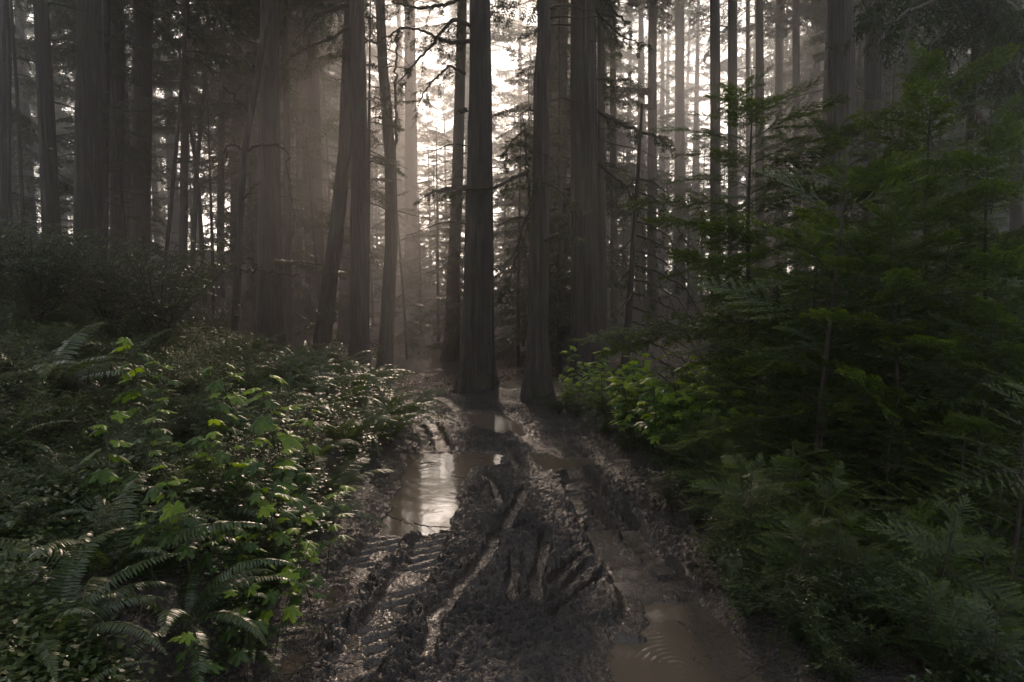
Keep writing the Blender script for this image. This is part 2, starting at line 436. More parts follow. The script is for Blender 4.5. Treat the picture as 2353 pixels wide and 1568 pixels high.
T("L16", "broad furrowed dark redwood on the left bank behind the crooked thin tree", 18.5, [(620, 700), (620, 350), (620, 0)], 64, 48, crown_z=12)
T("L17", "slim dark trunk right against the broad left bank redwood", 23, [(662, 700), (656, 0)], 20, 12, sparse=8)
T("L18", "narrow hazy trunk just left of the warm lit pair", 34, [(688, 720), (686, 0)], 18, 15, crown_z=10)
T("L19", "warm hazy redwood standing left of the leaning trunk", 28, [(734, 730), (724, 350), (716, 0)], 34, 26, crown_z=11)
T("L20", "tall redwood leaning to the right, its foot beside a jagged snag", 18, [(745, 745), (772, 540), (792, 350), (803, 0)], 46, 26, crown_z=15)
T("L21", "dim trunk half hidden behind the dark straight redwood", 27, [(790, 740), (798, 300), (806, 0)], 30, 22, crown_z=12)
T("L22", "dark straight redwood standing above the ferns, right of the leaning one", 16.5, [(825, 775), (826, 400), (819, 0)], 52, 37, crown_z=15)
T("L23", "slim leaning redwood with a forked spur against the bright sky", 20, [(886, 815), (900, 560), (898, 370), (880, 150), (872, -40)], 38, 22, crown_z=16)
T("C1", "pale misty redwood rising from the far crest left of the big central trunk", 42, [(945, 735), (945, 300), (942, 0)], 38, 26, crown_z=16)
T("C2", "soft grey redwood just left of the big central trunk", 27, [(1034, 850), (1052, 400), (1062, 0)], 36, 24, crown_z=20)
T("C3", "massive central redwood standing at the bend of the muddy track", 14.4, [(1091, 900), (1099, 500), (1103, 200), (1102, 0)], 82, 54, crown_z=16)
T("C4", "bare thin sapling stem close to the right of the massive central redwood", 13.6, [(1134, 905), (1132, 600), (1130, 430)], 8, 6, crown=False, name="young_tree", H=5.5)
T("C5", "kinked dark redwood left in the right hand central pair", 12.4, [(1232, 935), (1238, 600), (1243, 300), (1243, 190), (1252, 90), (1250, 0)], 58, 33, crown_z=20, cs=.8)
T("C6", "grey redwood squeezed behind and between the central pair", 27, [(1280, 880), (1284, 400), (1288, 0)], 44, 36, crown_z=12)
T("C7", "massive furrowed redwood with pale ridges, right in the central pair", 13.6, [(1348, 915), (1342, 500), (1339, 0)], 84, 60, crown_z=20, cs=.8)
T("R1", "dim trunk immediately right of the massive furrowed redwood", 22, [(1386, 900), (1383, 300), (1380, 0)], 24, 18, crown_z=12)
T("R2", "second hazy slim trunk right of the central pair", 29, [(1412, 880), (1408, 0)], 20, 16, crown_z=13)
T("R3", "leaning dark hemlock pole with long sagging limbs above the leafy patch", 13.4, [(1432, 905), (1450, 650), (1466, 400), (1472, 300)], 21, 7, crown=False, name="hemlock_tree", H=5.9)
T("R4", "misty straight redwood right of the dark hemlock pole", 33, [(1497, 880), (1500, 0)], 26, 21, crown_z=13)
T("R5", "very pale wide redwood deep in the right mist", 48, [(1562, 720), (1562, 0)], 26, 22, crown_z=15)
T("R6", "dusky straight redwood left in the slim pair of the right mist", 23, [(1646, 880), (1643, 0)], 30, 24, crown_z=13)
T("R7", "lighter straight redwood right in the slim pair of the right mist", 27, [(1685, 880), (1683, 0)], 27, 21, crown_z=13)
T("R8", "thin pale trunk before the upper right glow", 40, [(1720, 700), (1718, 0)], 12, 9, crown_z=14)
T("R9", "misty trunk crossing the upper right glow", 31, [(1748, 800), (1745, 0)], 27, 20, crown_z=14)
T("R10", "faint slim trunk right of the upper right glow", 42, [(1790, 700), (1790, 0)], 20, 16, crown_z=14)
T("R11", "faint slim trunk between the glow and the broad right redwood", 38, [(1832, 700), (1829, 0)], 20, 17, crown_z=13)
T("R12", "broad dark redwood rising behind the right saplings", 16, [(1928, 850), (1932, 300), (1932, 0)], 74, 60, crown_z=19)
T("R13", "grey redwood just right of the broad dark one, behind the saplings", 20, [(2003, 850), (2010, 0)], 54, 42, crown_z=18)
T("R14", "far grey trunk above the upper right saplings", 26, [(2090, 850), (2093, 0)], 30, 26, crown_z=12)
T("R15", "thin dark trunk among the hanging upper right boughs", 9.5, [(2228, 850), (2226, 400), (2245, 0)], 22, 12, crown=False, name="hemlock_tree", H=16)
T("R16", "dark trunk at the right edge of the view", 14, [(2338, 850), (2335, 0)], 34, 26, crown_z=19)

# --- background forest, standing in the mist
rg = random.Random(8)
TRUNKS = []
for i in range(4):
    P = np.array([[0, 0, -2], [rg.uniform(-.1, .1), 0, 8], [rg.uniform(-.4, .4), rg.uniform(-.3, .3), 27]])
    TRUNKS.append(as_mesh("trunk", trunk_geo(P, [.36, .30, .05], 16, .012, 50+i, .3, gbase=0, zstep=.8), M_BARK, True))
taken = [(t[1][0, 0], t[1][0, 1]) for t in TREES.values()]
cnt = 0; tries = 0
while cnt < 190 and tries < 6000:
    tries += 1
    Y = 25+(rg.random()**.8)*110
    x = rg.uniform(-.85, .85)*Y
    u = 1176+F*x/Y
    if abs(u-1178) < 55 and (Y < 100 or u < 1190): continue                    # the break in the canopy towards the sun
    if 850 < u < 1070 and (Y < 80 or rg.random() < .7): continue
    if 1380 < u < 1900 and Y < 95 and rg.random() < .55: continue
    if abs(u-1755) < 70 and Y < 80: continue
    if 1380 < u < 1900 and rg.random() < .2: continue
    if 850 < u < 1330 and Y < 85 and rg.random() < .8: continue
    if u < 600 and rg.random() < .5: continue
    if any((x-a)**2+(Y-b_)**2 < 5.0 for a, b_ in taken): continue
    taken.append((x, Y)); cnt += 1
    far = Y > 45
    root = ob("background_tree", None, loc=(x, Y, gz1(x, Y)), rot=(rg.uniform(-.02, .02), rg.uniform(-.035, .035), rg.random()*6.28))
    setp(root, "slim conifer fading into the mist deep behind the nearer trunks", "tree", "background trees in the mist")
    kk = 1+max(0, Y-30)/55
    s = rg.uniform(.6, 1.25)*kk
    ob("trunk", TRUNKS[rg.randrange(4)], root, scale=(s*.7, s*.7, kk))
    cm, bm = THIN[rg.randrange(4)]
    cz = rg.choice([rg.uniform(.5, 3), rg.uniform(1, 6), rg.uniform(5, 9)]); cz *= kk; cs_ = rg.uniform(.8, 1.1)*kk
    rz = rg.random()*6.28
    ob("crown", cm, root, (0, 0, cz), (0, 0, rz), cs_); ob("branch", bm, root, (0, 0, cz), (0, 0, rz), cs_)

# small understory conifers between the trunks
cnt = 0; tries = 0
while cnt < 55 and tries < 5000:
    tries += 1
    Y = rg.uniform(18, 80); x = rg.uniform(-.8, .8)*Y
    if any((x-a)**2+(Y-b_)**2 < 1.5 for a, b_ in taken): continue
    taken.append((x, Y)); cnt += 1
    u = 1176+F*x/Y
    if 860 < u < 1250 and Y < 30: continue
    root = ob("understory_hemlock", None, loc=(x, Y, gz1(x, Y)), rot=(rg.uniform(-.05, .05), rg.uniform(-.05, .05), 0))
    setp(root, "small drooping conifer growing in the dim mist between the big trunks", "tree", "understory conifers in the mist")
    s = rg.uniform(.35, .8)*(1+Y/90)
    ob("trunk", TRUNKS[rg.randrange(4)], root, scale=(.25*s, .25*s, s*.45))
    cm, bm = SPARSE[rg.randrange(4)]; rz = rg.random()*6.28
    ob("crown", cm, root, (0, 0, .8), (0, 0, rz), s); ob("branch", bm, root, (0, 0, .8), (0, 0, rz), s)

# tall trees added to shade the scene, crowns above the frame
def shade_tree(label, group, x, Y, cz, s, name="redwood_tree", w=.9, seed=0, th=1):
    root = ob(name, None, loc=(x, Y, gz1(x, Y)), rot=(0, 0, seed*1.7))
    setp(root, label, "tree", group)
    ob("trunk", TRUNKS[seed % 4], root, scale=(w, w, th))
    cm, bm = CROWNS[seed % 6]
    ob("crown", cm, root, (0, 0, cz), (0, 0, seed), s); ob("branch", bm, root, (0, 0, cz), (0, 0, seed), s)
for i, (u, Y, w) in enumerate([(1112, 33, .8), (1268, 30, .8), (1325, 36, .9), (1098, 41, .9), (1345, 48, .9), (1290, 45, .8)]):  # trunks tucked behind the big ones; crowns added to keep sun off the track
    p = at(u, 600, Y); g = gz1(p[0], Y)
    shade_tree("tall redwood added behind the massive central trunks to block the sun", "sun-blocking redwoods behind the central trunks", p[0], Y, EYE+.408*Y-g+1.2, 1.2, w=w, seed=i, th=1+Y/80)
for i, (x, Y) in enumerate([(-7, 2), (-6, -5), (-1, -9), (7, -9), (14, -4), (-13, 6), (-12, -3), (12, -5), (2, -15), (-8, -14), (22, 9), (-18, 12), (-19, 2), (18, -2), (9, -14)]):  # out of view, added to shade the near ground and haze
    shade_tree("unseen redwood added beside and behind the viewpoint to shut out sky light", "added shade redwoods around the viewpoint", x, Y, rg.uniform(6, 9), 1.1, seed=i)

cnt = 0
while cnt < 12:
    Y = rg.uniform(45, 95); u = rg.uniform(1380, 2000); x = (u-1176)/F*Y; cnt += 1
    root = ob("understory_hemlock", None, loc=(x, Y, gz1(x, Y)), rot=(rg.uniform(-.05, .05), rg.uniform(-.05, .05), 0))
    setp(root, "small drooping conifer growing in the dim mist between the big trunks", "tree", "understory conifers in the mist")
    s = rg.uniform(.5, .9)*(1+Y/110)
    ob("trunk", TRUNKS[rg.randrange(4)], root, scale=(.25*s, .25*s, s*.45))
    cm, bm = SPARSE[rg.randrange(4)]; rz = rg.random()*6.28
    ob("crown", cm, root, (0, 0, .5), (0, 0, rz), s); ob("branch", bm, root, (0, 0, .5), (0, 0, rz), s)
# conifers of middling height added to close the lower sun break, some as sun blockers
for (u, Y, vt, s) in [ (930, 52, 330, 1), (985, 60, 270, 1), (1022, 70, 200, 1), (1120, 66, 330, 1), (898, 56, 380, 1), (1075, 52, 260, 1), (955, 76, 240, 1), (1400, 60, 300, 1), (1455, 64, 260, 1), (1530, 60, 300, 1), (1610, 66, 280, 1), (1650, 56, 330, 1), (1192, 25, 250, 1), (1290, 24, -60, 1), (1345, 26, -100, 1), (1218, 33, 170, 1), (1185, 70, 190, 1), (1222, 70, 110, 1), (1050, 30, 330, 1), (1003, 36, 300, 1), (962, 39, 400, 1), (1160, 52, 300, 1), (1225, 57, 175, 1), (905, 50, 430, 1), (1735, 60, 190, 1), (1775, 66, 150, 1.1), (1700, 55, 230, 1), (860, 55, 200, 1)]:
    if Y > 38: Y = 38+(Y-38)*1.8
    p = at(u, vt, Y); g = gz1(p[0], Y); Ht = p[2]-g
    root = ob("young_conifer", None, loc=(p[0], Y, g))
    setp(root, "middle-sized conifer added to close off the bright break in the canopy", "tree", "middle-sized conifers below the sun break")
    s = Ht/21.0
    ob("trunk", TRUNKS[int(u) % 4], root, scale=(.5*s, .5*s, s*.8))
    cm, bm = CROWNS[int(u) % 6]
    ob("crown", cm, root, (0, 0, .6), (0, 0, u), (s*.95, s*.95, s)); ob("branch", bm, root, (0, 0, .6), (0, 0, u), (s*.95, s*.95, s))

# ------------------------------------------------------------------ mud track
def ground_px(pts):
    """image points -> world xy on the smooth road surface"""
    o = []
    for u, v in pts:
        d = ray(u, v); t = 1.0
        for _ in range(40):
            p = np.array([0, 0, EYE])+d*t; t += (float(road_z(p[1]))-p[2])/d[2]
        o.append(p[:2]+0)
    return np.array(o)

def poly_sdf(X, Y, poly):
    """signed distance, negative inside"""
    d = np.full(X.shape, 1e9); ins = np.zeros(X.shape, bool); n_ = len(poly)
    for i in range(n_):
        a, b_ = poly[i], poly[(i+1) % n_]; e = b_-a
        wx, wy = X-a[0], Y-a[1]; t = np.clip((wx*e[0]+wy*e[1])/(e@e), 0, 1)
        d = np.minimum(d, np.hypot(wx-e[0]*t, wy-e[1]*t))
        c = ((a[1] > Y) != (b_[1] > Y)) & (X < (b_[0]-a[0])*(Y-a[1])/(b_[1]-a[1]+1e-12)+a[0]); ins ^= c
    return np.where(ins, -d, d)

def line_dist(X, Y, ln):
    d = np.full(X.shape, 1e9); side = np.zeros(X.shape); s_ = np.zeros(X.shape); acc = 0
    for a, b_ in zip(ln[:-1], ln[1:]):
        e = b_-a; L = math.hypot(*e); wx, wy = X-a[0], Y-a[1]; t = np.clip((wx*e[0]+wy*e[1])/(e@e), 0, 1)
        q = np.hypot(wx-e[0]*t, wy-e[1]*t); m = q < d
        d = np.where(m, q, d); side = np.where(m, np.sign(wx*e[1]-wy*e[0]), side); s_ = np.where(m, acc+t*L, s_); acc += L
    end = np.minimum(s_, acc-s_)
    return d, side, end

PUD = [  # polygon in the image, how far the water lies below the road surface, label
    ([(935, 1042), (985, 1036), (1060, 1038), (1150, 1040), (1148, 1060), (1085, 1066), (1068, 1085), (1052, 1118), (1062, 1150), (1035, 1172), (1040, 1198), (960, 1206), (872, 1203), (885, 1165), (915, 1105), (930, 1065)], .035),
    ([(1062, 945), (1120, 944), (1165, 953), (1200, 972), (1208, 990), (1165, 993), (1115, 978), (1080, 962)], .03),
    ([(1222, 1038), (1262, 1034), (1300, 1046), (1368, 1047), (1370, 1060), (1312, 1062), (1300, 1072), (1245, 1072)], .035),
    ([(1478, 1380), (1530, 1372), (1618, 1384), (1665, 1430), (1700, 1462), (1752, 1540), (1800, 1640), (1640, 1700), (1420, 1700), (1395, 1600), (1402, 1500), (1408, 1452), (1450, 1440), (1492, 1420)], .04),
    ([(1392, 1240), (1425, 1242), (1440, 1262), (1420, 1276), (1400, 1262)], .05),
    ([(1474, 1243), (1490, 1246), (1502, 1264), (1486, 1262)], .05),
    ([(640, 1500), (668, 1482), (705, 1486), (690, 1520), (650, 1556), (612, 1552)], .04),
    ([(742, 1352), (775, 1336), (792, 1345), (760, 1372), (735, 1384)], .04),
    ([(952, 962), (990, 960), (1000, 968), (960, 972)], .03),
]
TRK = [  # wet wheel grooves: image polyline, half width in m, depth
    ([(1313, 1067), (1374, 1128), (1420, 1180), (1467, 1236), (1497, 1272), (1528, 1303), (1560, 1360)], .085, .10),
    ([(1302, 1082), (1333, 1149), (1374, 1205), (1420, 1272), (1456, 1298), (1490, 1340), (1500, 1400)], .10, .09),
    ([(1000, 908), (1067, 949), (1130, 975), (1205, 995), (1256, 1031), (1300, 1060)], .13, .05),
    ([(1205, 990), (1262, 1000), (1300, 1030), (1330, 1052)], .10, .04),
    ([(985, 965), (1000, 985), (1010, 1010), (1020, 1040)], .09, .05),
    ([(960, 975), (975, 1000), (980, 1040)], .07, .04),
    ([(1010, 1205), (995, 1231), (959, 1298), (903, 1374), (862, 1451), (815, 1528), (790, 1600)], .13, .045),
    ([(900, 1200), (882, 1246), (790, 1323), (735, 1390), (677, 1451), (600, 1560)], .15, .045),
    ([(1267, 1221), (1255, 1270), (1241, 1323), (1226, 1385)], .05, .05),
    ([(1178, 1272), (1180, 1300), (1178, 1340), (1190, 1385)], .045, .05),
    ([(1374, 1290), (1340, 1315), (1292, 1349), (1241, 1390)], .03, .035),
    ([(1400, 1300), (1370, 1340), (1310, 1375), (1262, 1420)], .03, .035),
    ([(1345, 1275), (1300, 1310), (1262, 1345)], .03, .04),
    ([(1215, 1115), (1190, 1150), (1158, 1205), (1120, 1270), (1060, 1340), (1000, 1420), (960, 1520)], .05, .03),
    ([(1110, 1080), (1140, 1130), (1150, 1165)], .045, .035),
    ([(1168, 1035), (1180, 1060), (1186, 1080)], .04, .04),
    ([(1330, 1170), (1390, 1250), (1440, 1330), (1465, 1400), (1440, 1450)], .10, .035),
    ([(1540, 1320), (1600, 1390), (1680, 1440)], .06, .03),
]
TRKW = [(ground_px(p), w, d) for p, w, d in TRK]
PUDW = [(ground_px(p), d) for p, d in PUD]

rows = 2.2*np.exp(np.linspace(0, math.log(15.8/2.2), 760)); cols = np.linspace(-1, 1, 520)
YY = np.repeat(rows[:, None], len(cols), 1)
XX = road_c(YY)+cols[None]*(road_w(YY)+.62)
Z = gz(XX, YY)
wx = XX+.05*(fbm(XX*4, YY*4, 3, 31)-.5)*2; wy = YY+.06*(fbm(XX*4+9, YY*4, 3, 33)-.5)*2
trk = np.zeros(XX.shape); dep = np.zeros(XX.shape); berm = np.zeros(XX.shape)
for ln, w, dpt in TRKW:
    d, side, end = line_dist(wx, wy, ln)
    d = d+.02*(fbm(XX*14, YY*14, 2, 41)-.5)
    m = (1-sstep(w*.75, w*1.35, d))*sstep(-.01, .12, end)
    trk = np.maximum(trk, m); dep = np.maximum(dep, m*dpt)
    berm = np.maximum(berm, np.exp(-((d-w*1.7)/(w*.5+.02))**2)*dpt*.45*(end > 0))
xn = (XX-road_c(YY))/road_w(YY)
inroad = 1-sstep(.85, 1.05, np.abs(xn))
# clods, churned most in the middle and between the ruts
ang = .45; xr, yr = XX*math.cos(ang)-YY*math.sin(ang), XX*math.sin(ang)+YY*math.cos(ang)
churn = fbm(XX*1.1+3, YY*.7, 3, 51)
rid = 1-np.abs(2*fbm(xr*9, yr*4, 4, 53)-1)
rid2 = 1-np.abs(2*fbm(XX*16, YY*13, 3, 57)-1)
fine = fbm(XX*38, YY*38, 3, 59)-.5
lump = fbm(XX*3.1, YY*2.6, 3, 60)-.5
amt = sstep(.35, .6, churn)*(1-.9*trk)
rid3 = 1-np.abs(2*fbm(XX*31+2, YY*27, 2, 58)-1)
hgt = (rid-.72)*.045*amt+(rid2-.75)*.08*(.4+.6*amt)*(1-.7*trk)+(rid3-.75)*.045*(.5+.5*amt)*(1-.65*trk)+fine*(.022*(1-.6*trk)+.012*amt)+lump*.045*(1-trk)
# tread bars pressed by tyres across the two lower left tracks
for ti in (0, 1, 6, 7):
    ln, w, _ = TRKW[ti]; d, side, end = line_dist(wx, wy, ln)
    hgt += (1-sstep(w*.9, w*1.4, d))*.015*np.sign(np.sin(YY*42+side*d*26))*np.abs(np.sin(YY*42+side*d*26))**.6*(vnoise(XX*5, YY*5, 83) > .3)
hgt = hgt*(.4+.6*inroad)
Z = Z-dep*inroad+berm*(1-trk)*(.5+.9*vnoise(XX*9, YY*9, 63))+hgt
water = np.zeros(XX.shape); LEV = []
for k, (poly, low) in enumerate(PUDW):
    sdf = poly_sdf(wx, wy, poly)+.05*(fbm(XX*9, YY*9, 3, 81)-.5)
    cx, cyy = poly.mean(0)
    lev = float(road_z(poly[:, 1].max()))-low-.0 if k not in (3,) else float(road_z(3.6))-.05
    if k == 0: lev = float(road_z(6.6))-.075
    if k == 1: lev = float(road_z(10.8))-.05
    if k == 2: lev = float(road_z(7.6))-.065
    LEV.append(lev)
    bowl = lev-.05*sstep(0, .15, -sdf)-.004+.03*(fine+.1*lump)*(1-sstep(.0, .12, -sdf))
    rim = lev+.006+.09*np.clip(sdf, 0, 1)+np.maximum(hgt*.6, -.006-.05*np.clip(sdf, 0, 1))
    if k == 3:   # low islands of churned mud standing out of the near puddle
        isl = np.zeros(XX.shape)
        for q in [[(1565, 1420), (1590, 1438), (1600, 1446)], [(1588, 1462), (1600, 1485), (1622, 1505)], [(1420, 1455), (1470, 1450)]]:
            dd, _, _ = line_dist(wx, wy, ground_px(q)); isl = np.maximum(isl, 1-sstep(.0, .05, dd))
        bowl = bowl+isl*(.058+.02*fine)
    k1 = sstep(.0, .25, sdf)
    near_ = sdf < .25
    Z = np.where(sdf < 0, bowl, np.where(near_, np.maximum(rim*(1-k1)+Z*k1, np.minimum(Z, rim)) if False else rim*(1-k1)+Z*k1, Z))
    Z = np.where((sdf > 0) & (sdf < .32), np.maximum(Z, lev+.004), Z)
    water = np.maximum(water, 1-sstep(.0, .13, sdf))
wet = np.clip(np.maximum(trk*(.75+.5*(vnoise(XX*6, YY*6, 71)-.5)), water*.9)+.5*sstep(.5, .68, fbm(XX*1.7+4, YY*1.3, 3, 73))*(1-amt), 0, 1)*inroad
wet = np.maximum(wet, .35*inroad*sstep(.45, .6, fbm(XX*3, YY*3, 2, 75)))

mm, n, l, b = new_mat("wet_mud")
tc = n.new("ShaderNodeTexCoord"); wa = n.new("ShaderNodeAttribute"); wa.attribute_name = "wet"
nz = n.new("ShaderNodeTexNoise"); nz.inputs["Scale"].default_value = 22; nz.inputs["Detail"].default_value = 6; nz.inputs["Roughness"].default_value = .7
l.new(tc.outputs["Object"], nz.inputs["Vector"])
dry = ramp(n, [(.3, (.006, .0047, .004)), (.5, (.013, .010, .0085)), (.7, (.032, .023, .018))]); l.new(nz.outputs["Fac"], dry.inputs[0])
wetc = ramp(n, [(.35, (.030, .024, .020)), (.65, (.075, .056, .042))]); l.new(nz.outputs["Fac"], wetc.inputs[0])
mx = n.new("ShaderNodeMix"); mx.data_type = 'RGBA'; l.new(wa.outputs["Fac"], mx.inputs[0]); l.new(dry.outputs[0], mx.inputs[6]); l.new(wetc.outputs[0], mx.inputs[7])
l.new(mx.outputs[2], b.inputs["Base Color"])
ng = n.new("ShaderNodeTexNoise"); ng.inputs["Scale"].default_value = 90; ng.inputs["Detail"].default_value = 4; l.new(tc.outputs["Object"], ng.inputs["Vector"])
rr_ = n.new("ShaderNodeMapRange"); l.new(wa.outputs["Fac"], rr_.inputs[0]); rr_.inputs[3].default_value = .6; rr_.inputs[4].default_value = .16
rv = n.new("ShaderNodeMath"); rv.operation = 'MULTIPLY_ADD'; l.new(ng.outputs["Fac"], rv.inputs[0]); rv.inputs[1].default_value = .3; l.new(rr_.outputs[0], rv.inputs[2])
rs_ = n.new("ShaderNodeMath"); rs_.operation = 'SUBTRACT'; l.new(rv.outputs[0], rs_.inputs[0]); rs_.inputs[1].default_value = .15
l.new(rs_.outputs[0], b.inputs["Roughness"]); b.inputs["Specular IOR Level"].default_value = .6
cw = n.new("ShaderNodeMath"); cw.operation = 'MULTIPLY'; l.new(wa.outputs["Fac"], cw.inputs[0]); cw.inputs[1].default_value = .4; l.new(cw.outputs[0], b.inputs["Coat Weight"]); b.inputs["Coat Roughness"].default_value = .12
vo = n.new("ShaderNodeTexVoronoi"); vo.inputs["Scale"].default_value = 75; l.new(tc.outputs["Object"], vo.inputs["Vector"])
b1 = n.new("ShaderNodeBump"); b1.inputs["Strength"].default_value = .75; b1.inputs["Distance"].default_value = .012; l.new(vo.outputs["Distance"], b1.inputs["Height"])
b2 = n.new("ShaderNodeBump"); b2.inputs["Strength"].default_value = .8; b2.inputs["Distance"].default_value = .02; l.new(nz.outputs["Fac"], b2.inputs["Height"]); l.new(b1.outputs[0], b2.inputs["Normal"])
l.new(b2.outputs[0], b.inputs["Normal"])
setp(ob("muddy_track", grid_mesh("muddy_track", XX, YY, Z, mm, {"wet": wet.ravel()})), kind="structure")

# water
wm, n, l, b = new_mat("muddy_water")
b.inputs["Base Color"].default_value = (.105, .083, .06, 1); b.inputs["Roughness"].default_value = .06; b.inputs["IOR"].default_value = 1.33; b.inputs["Specular IOR Level"].default_value = .4
tc = n.new("ShaderNodeTexCoord"); nz = n.new("ShaderNodeTexNoise"); nz.inputs["Scale"].default_value = 7; nz.inputs["Detail"].default_value = 3; l.new(tc.outputs["Object"], nz.inputs["Vector"])
hsum = nz.outputs["Fac"]
bp = n.new("ShaderNodeBump"); bp.inputs["Strength"].default_value = .12; bp.inputs["Distance"].default_value = .01; l.new(hsum, bp.inputs["Height"])
prev = bp
for (cu, cv, sc_, rad, st) in [(1560, 1512, 75, .42, .22), (1480, 1425, 95, .16, .16)]:     # rings from drips falling off the trees
    cxy = ground_px([(cu, cv)])[0]
    sub_ = n.new("ShaderNodeVectorMath"); sub_.operation = 'SUBTRACT'; l.new(tc.outputs["Object"], sub_.inputs[0]); sub_.inputs[1].default_value = (cxy[0], cxy[1], LEV[3])
    ln_ = n.new("ShaderNodeVectorMath"); ln_.operation = 'LENGTH'; l.new(sub_.outputs[0], ln_.inputs[0])
    m1 = n.new("ShaderNodeMath"); m1.operation = 'MULTIPLY'; l.new(ln_.outputs["Value"], m1.inputs[0]); m1.inputs[1].default_value = sc_*2
    sn = n.new("ShaderNodeMath"); sn.operation = 'SINE'; l.new(m1.outputs[0], sn.inputs[0])
    mr = n.new("ShaderNodeMapRange"); l.new(ln_.outputs["Value"], mr.inputs[0]); mr.inputs[1].default_value = 0; mr.inputs[2].default_value = rad; mr.inputs[3].default_value = 1; mr.inputs[4].default_value = 0
    mq = n.new("ShaderNodeMath"); mq.operation = 'MULTIPLY'; mz = n.new('ShaderNodeMath'); mz.operation = 'MULTIPLY'; l.new(sn.outputs[0], mz.inputs[0]); l.new(nz.outputs['Fac'], mz.inputs[1]); l.new(mz.outputs[0], mq.inputs[0]); l.new(mr.outputs[0], mq.inputs[1])
    bq = n.new("ShaderNodeBump"); bq.inputs["Strength"].default_value = st; bq.inputs["Distance"].default_value = .0025; l.new(mq.outputs[0], bq.inputs["Height"]); l.new(prev.outputs[0], bq.inputs["Normal"]); prev = bq
l.new(prev.outputs[0], b.inputs["Normal"])
for k, (poly, low) in enumerate(PUDW):
    e = np.roll(poly, -1, 0)-poly; nn = np.stack([e[:, 1], -e[:, 0]], -1); nn /= np.linalg.norm(nn, axis=1)[:, None]+1e-9
    area = .5*np.sum(poly[:, 0]*np.roll(poly[:, 1], -1)-poly[:, 1]*np.roll(poly[:, 0], -1))
    vn = nn+np.roll(nn, 1, 0); vn /= np.linalg.norm(vn, axis=1)[:, None]+1e-9
    P2 = poly+vn*(.075 if area > 0 else -.075)
    if area < 0: P2 = P2[::-1]
    V = np.column_stack([P2, np.full(len(P2), LEV[k])])
    setp(ob("puddle_water", mk_mesh("puddle_water", V, [np.arange(len(P2))[None]], wm)), kind="structure")
# ------------------------------------------------------------------ vegetation materials
M_FERN = leaf_mat("fern_green", (.014, .030, .010), (.034, .062, .018), (.075, .105, .028), .36, .3, .6)
M_LADY = leaf_mat("pale_fern_green", (.03, .05, .02), (.055, .085, .03), (.10, .13, .05), .45, .4, .4)
M_THIM = leaf_mat("broad_leaf_green", (.030, .062, .020), (.062, .120, .024), (.20, .30, .02), .42, .45, .45)
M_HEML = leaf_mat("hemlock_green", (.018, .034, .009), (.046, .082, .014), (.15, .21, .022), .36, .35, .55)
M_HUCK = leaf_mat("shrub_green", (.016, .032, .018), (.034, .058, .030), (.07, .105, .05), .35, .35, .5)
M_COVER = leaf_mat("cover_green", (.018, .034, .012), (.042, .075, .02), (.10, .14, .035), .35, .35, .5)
M_MOSS = leaf_mat("moss_green", (.03, .04, .010), (.06, .075, .015), (.12, .13, .025), .8, .3, .2)
M_DEADF = leaf_mat("dead_fern_brown", (.03, .014, .008), (.05, .025, .014), (.08, .04, .02), .6, .3, .3)
M_RACH = bark_mat("frond_stem", (.03, .035, .012), (.05, .055, .02), (.08, .075, .03), zs=1, sc_=20, bump=.1, mossamt=.1)
M_WOOD = bark_mat("weathered_wood", (.03, .026, .022), (.08, .07, .06), (.17, .15, .13), zs=1, sc_=14, bump=.4, mossamt=.35)
M_REDW = bark_mat("reddish_stick", (.05, .025, .015), (.10, .05, .03), (.16, .09, .06), zs=1, sc_=14, bump=.3, mossamt=.1)

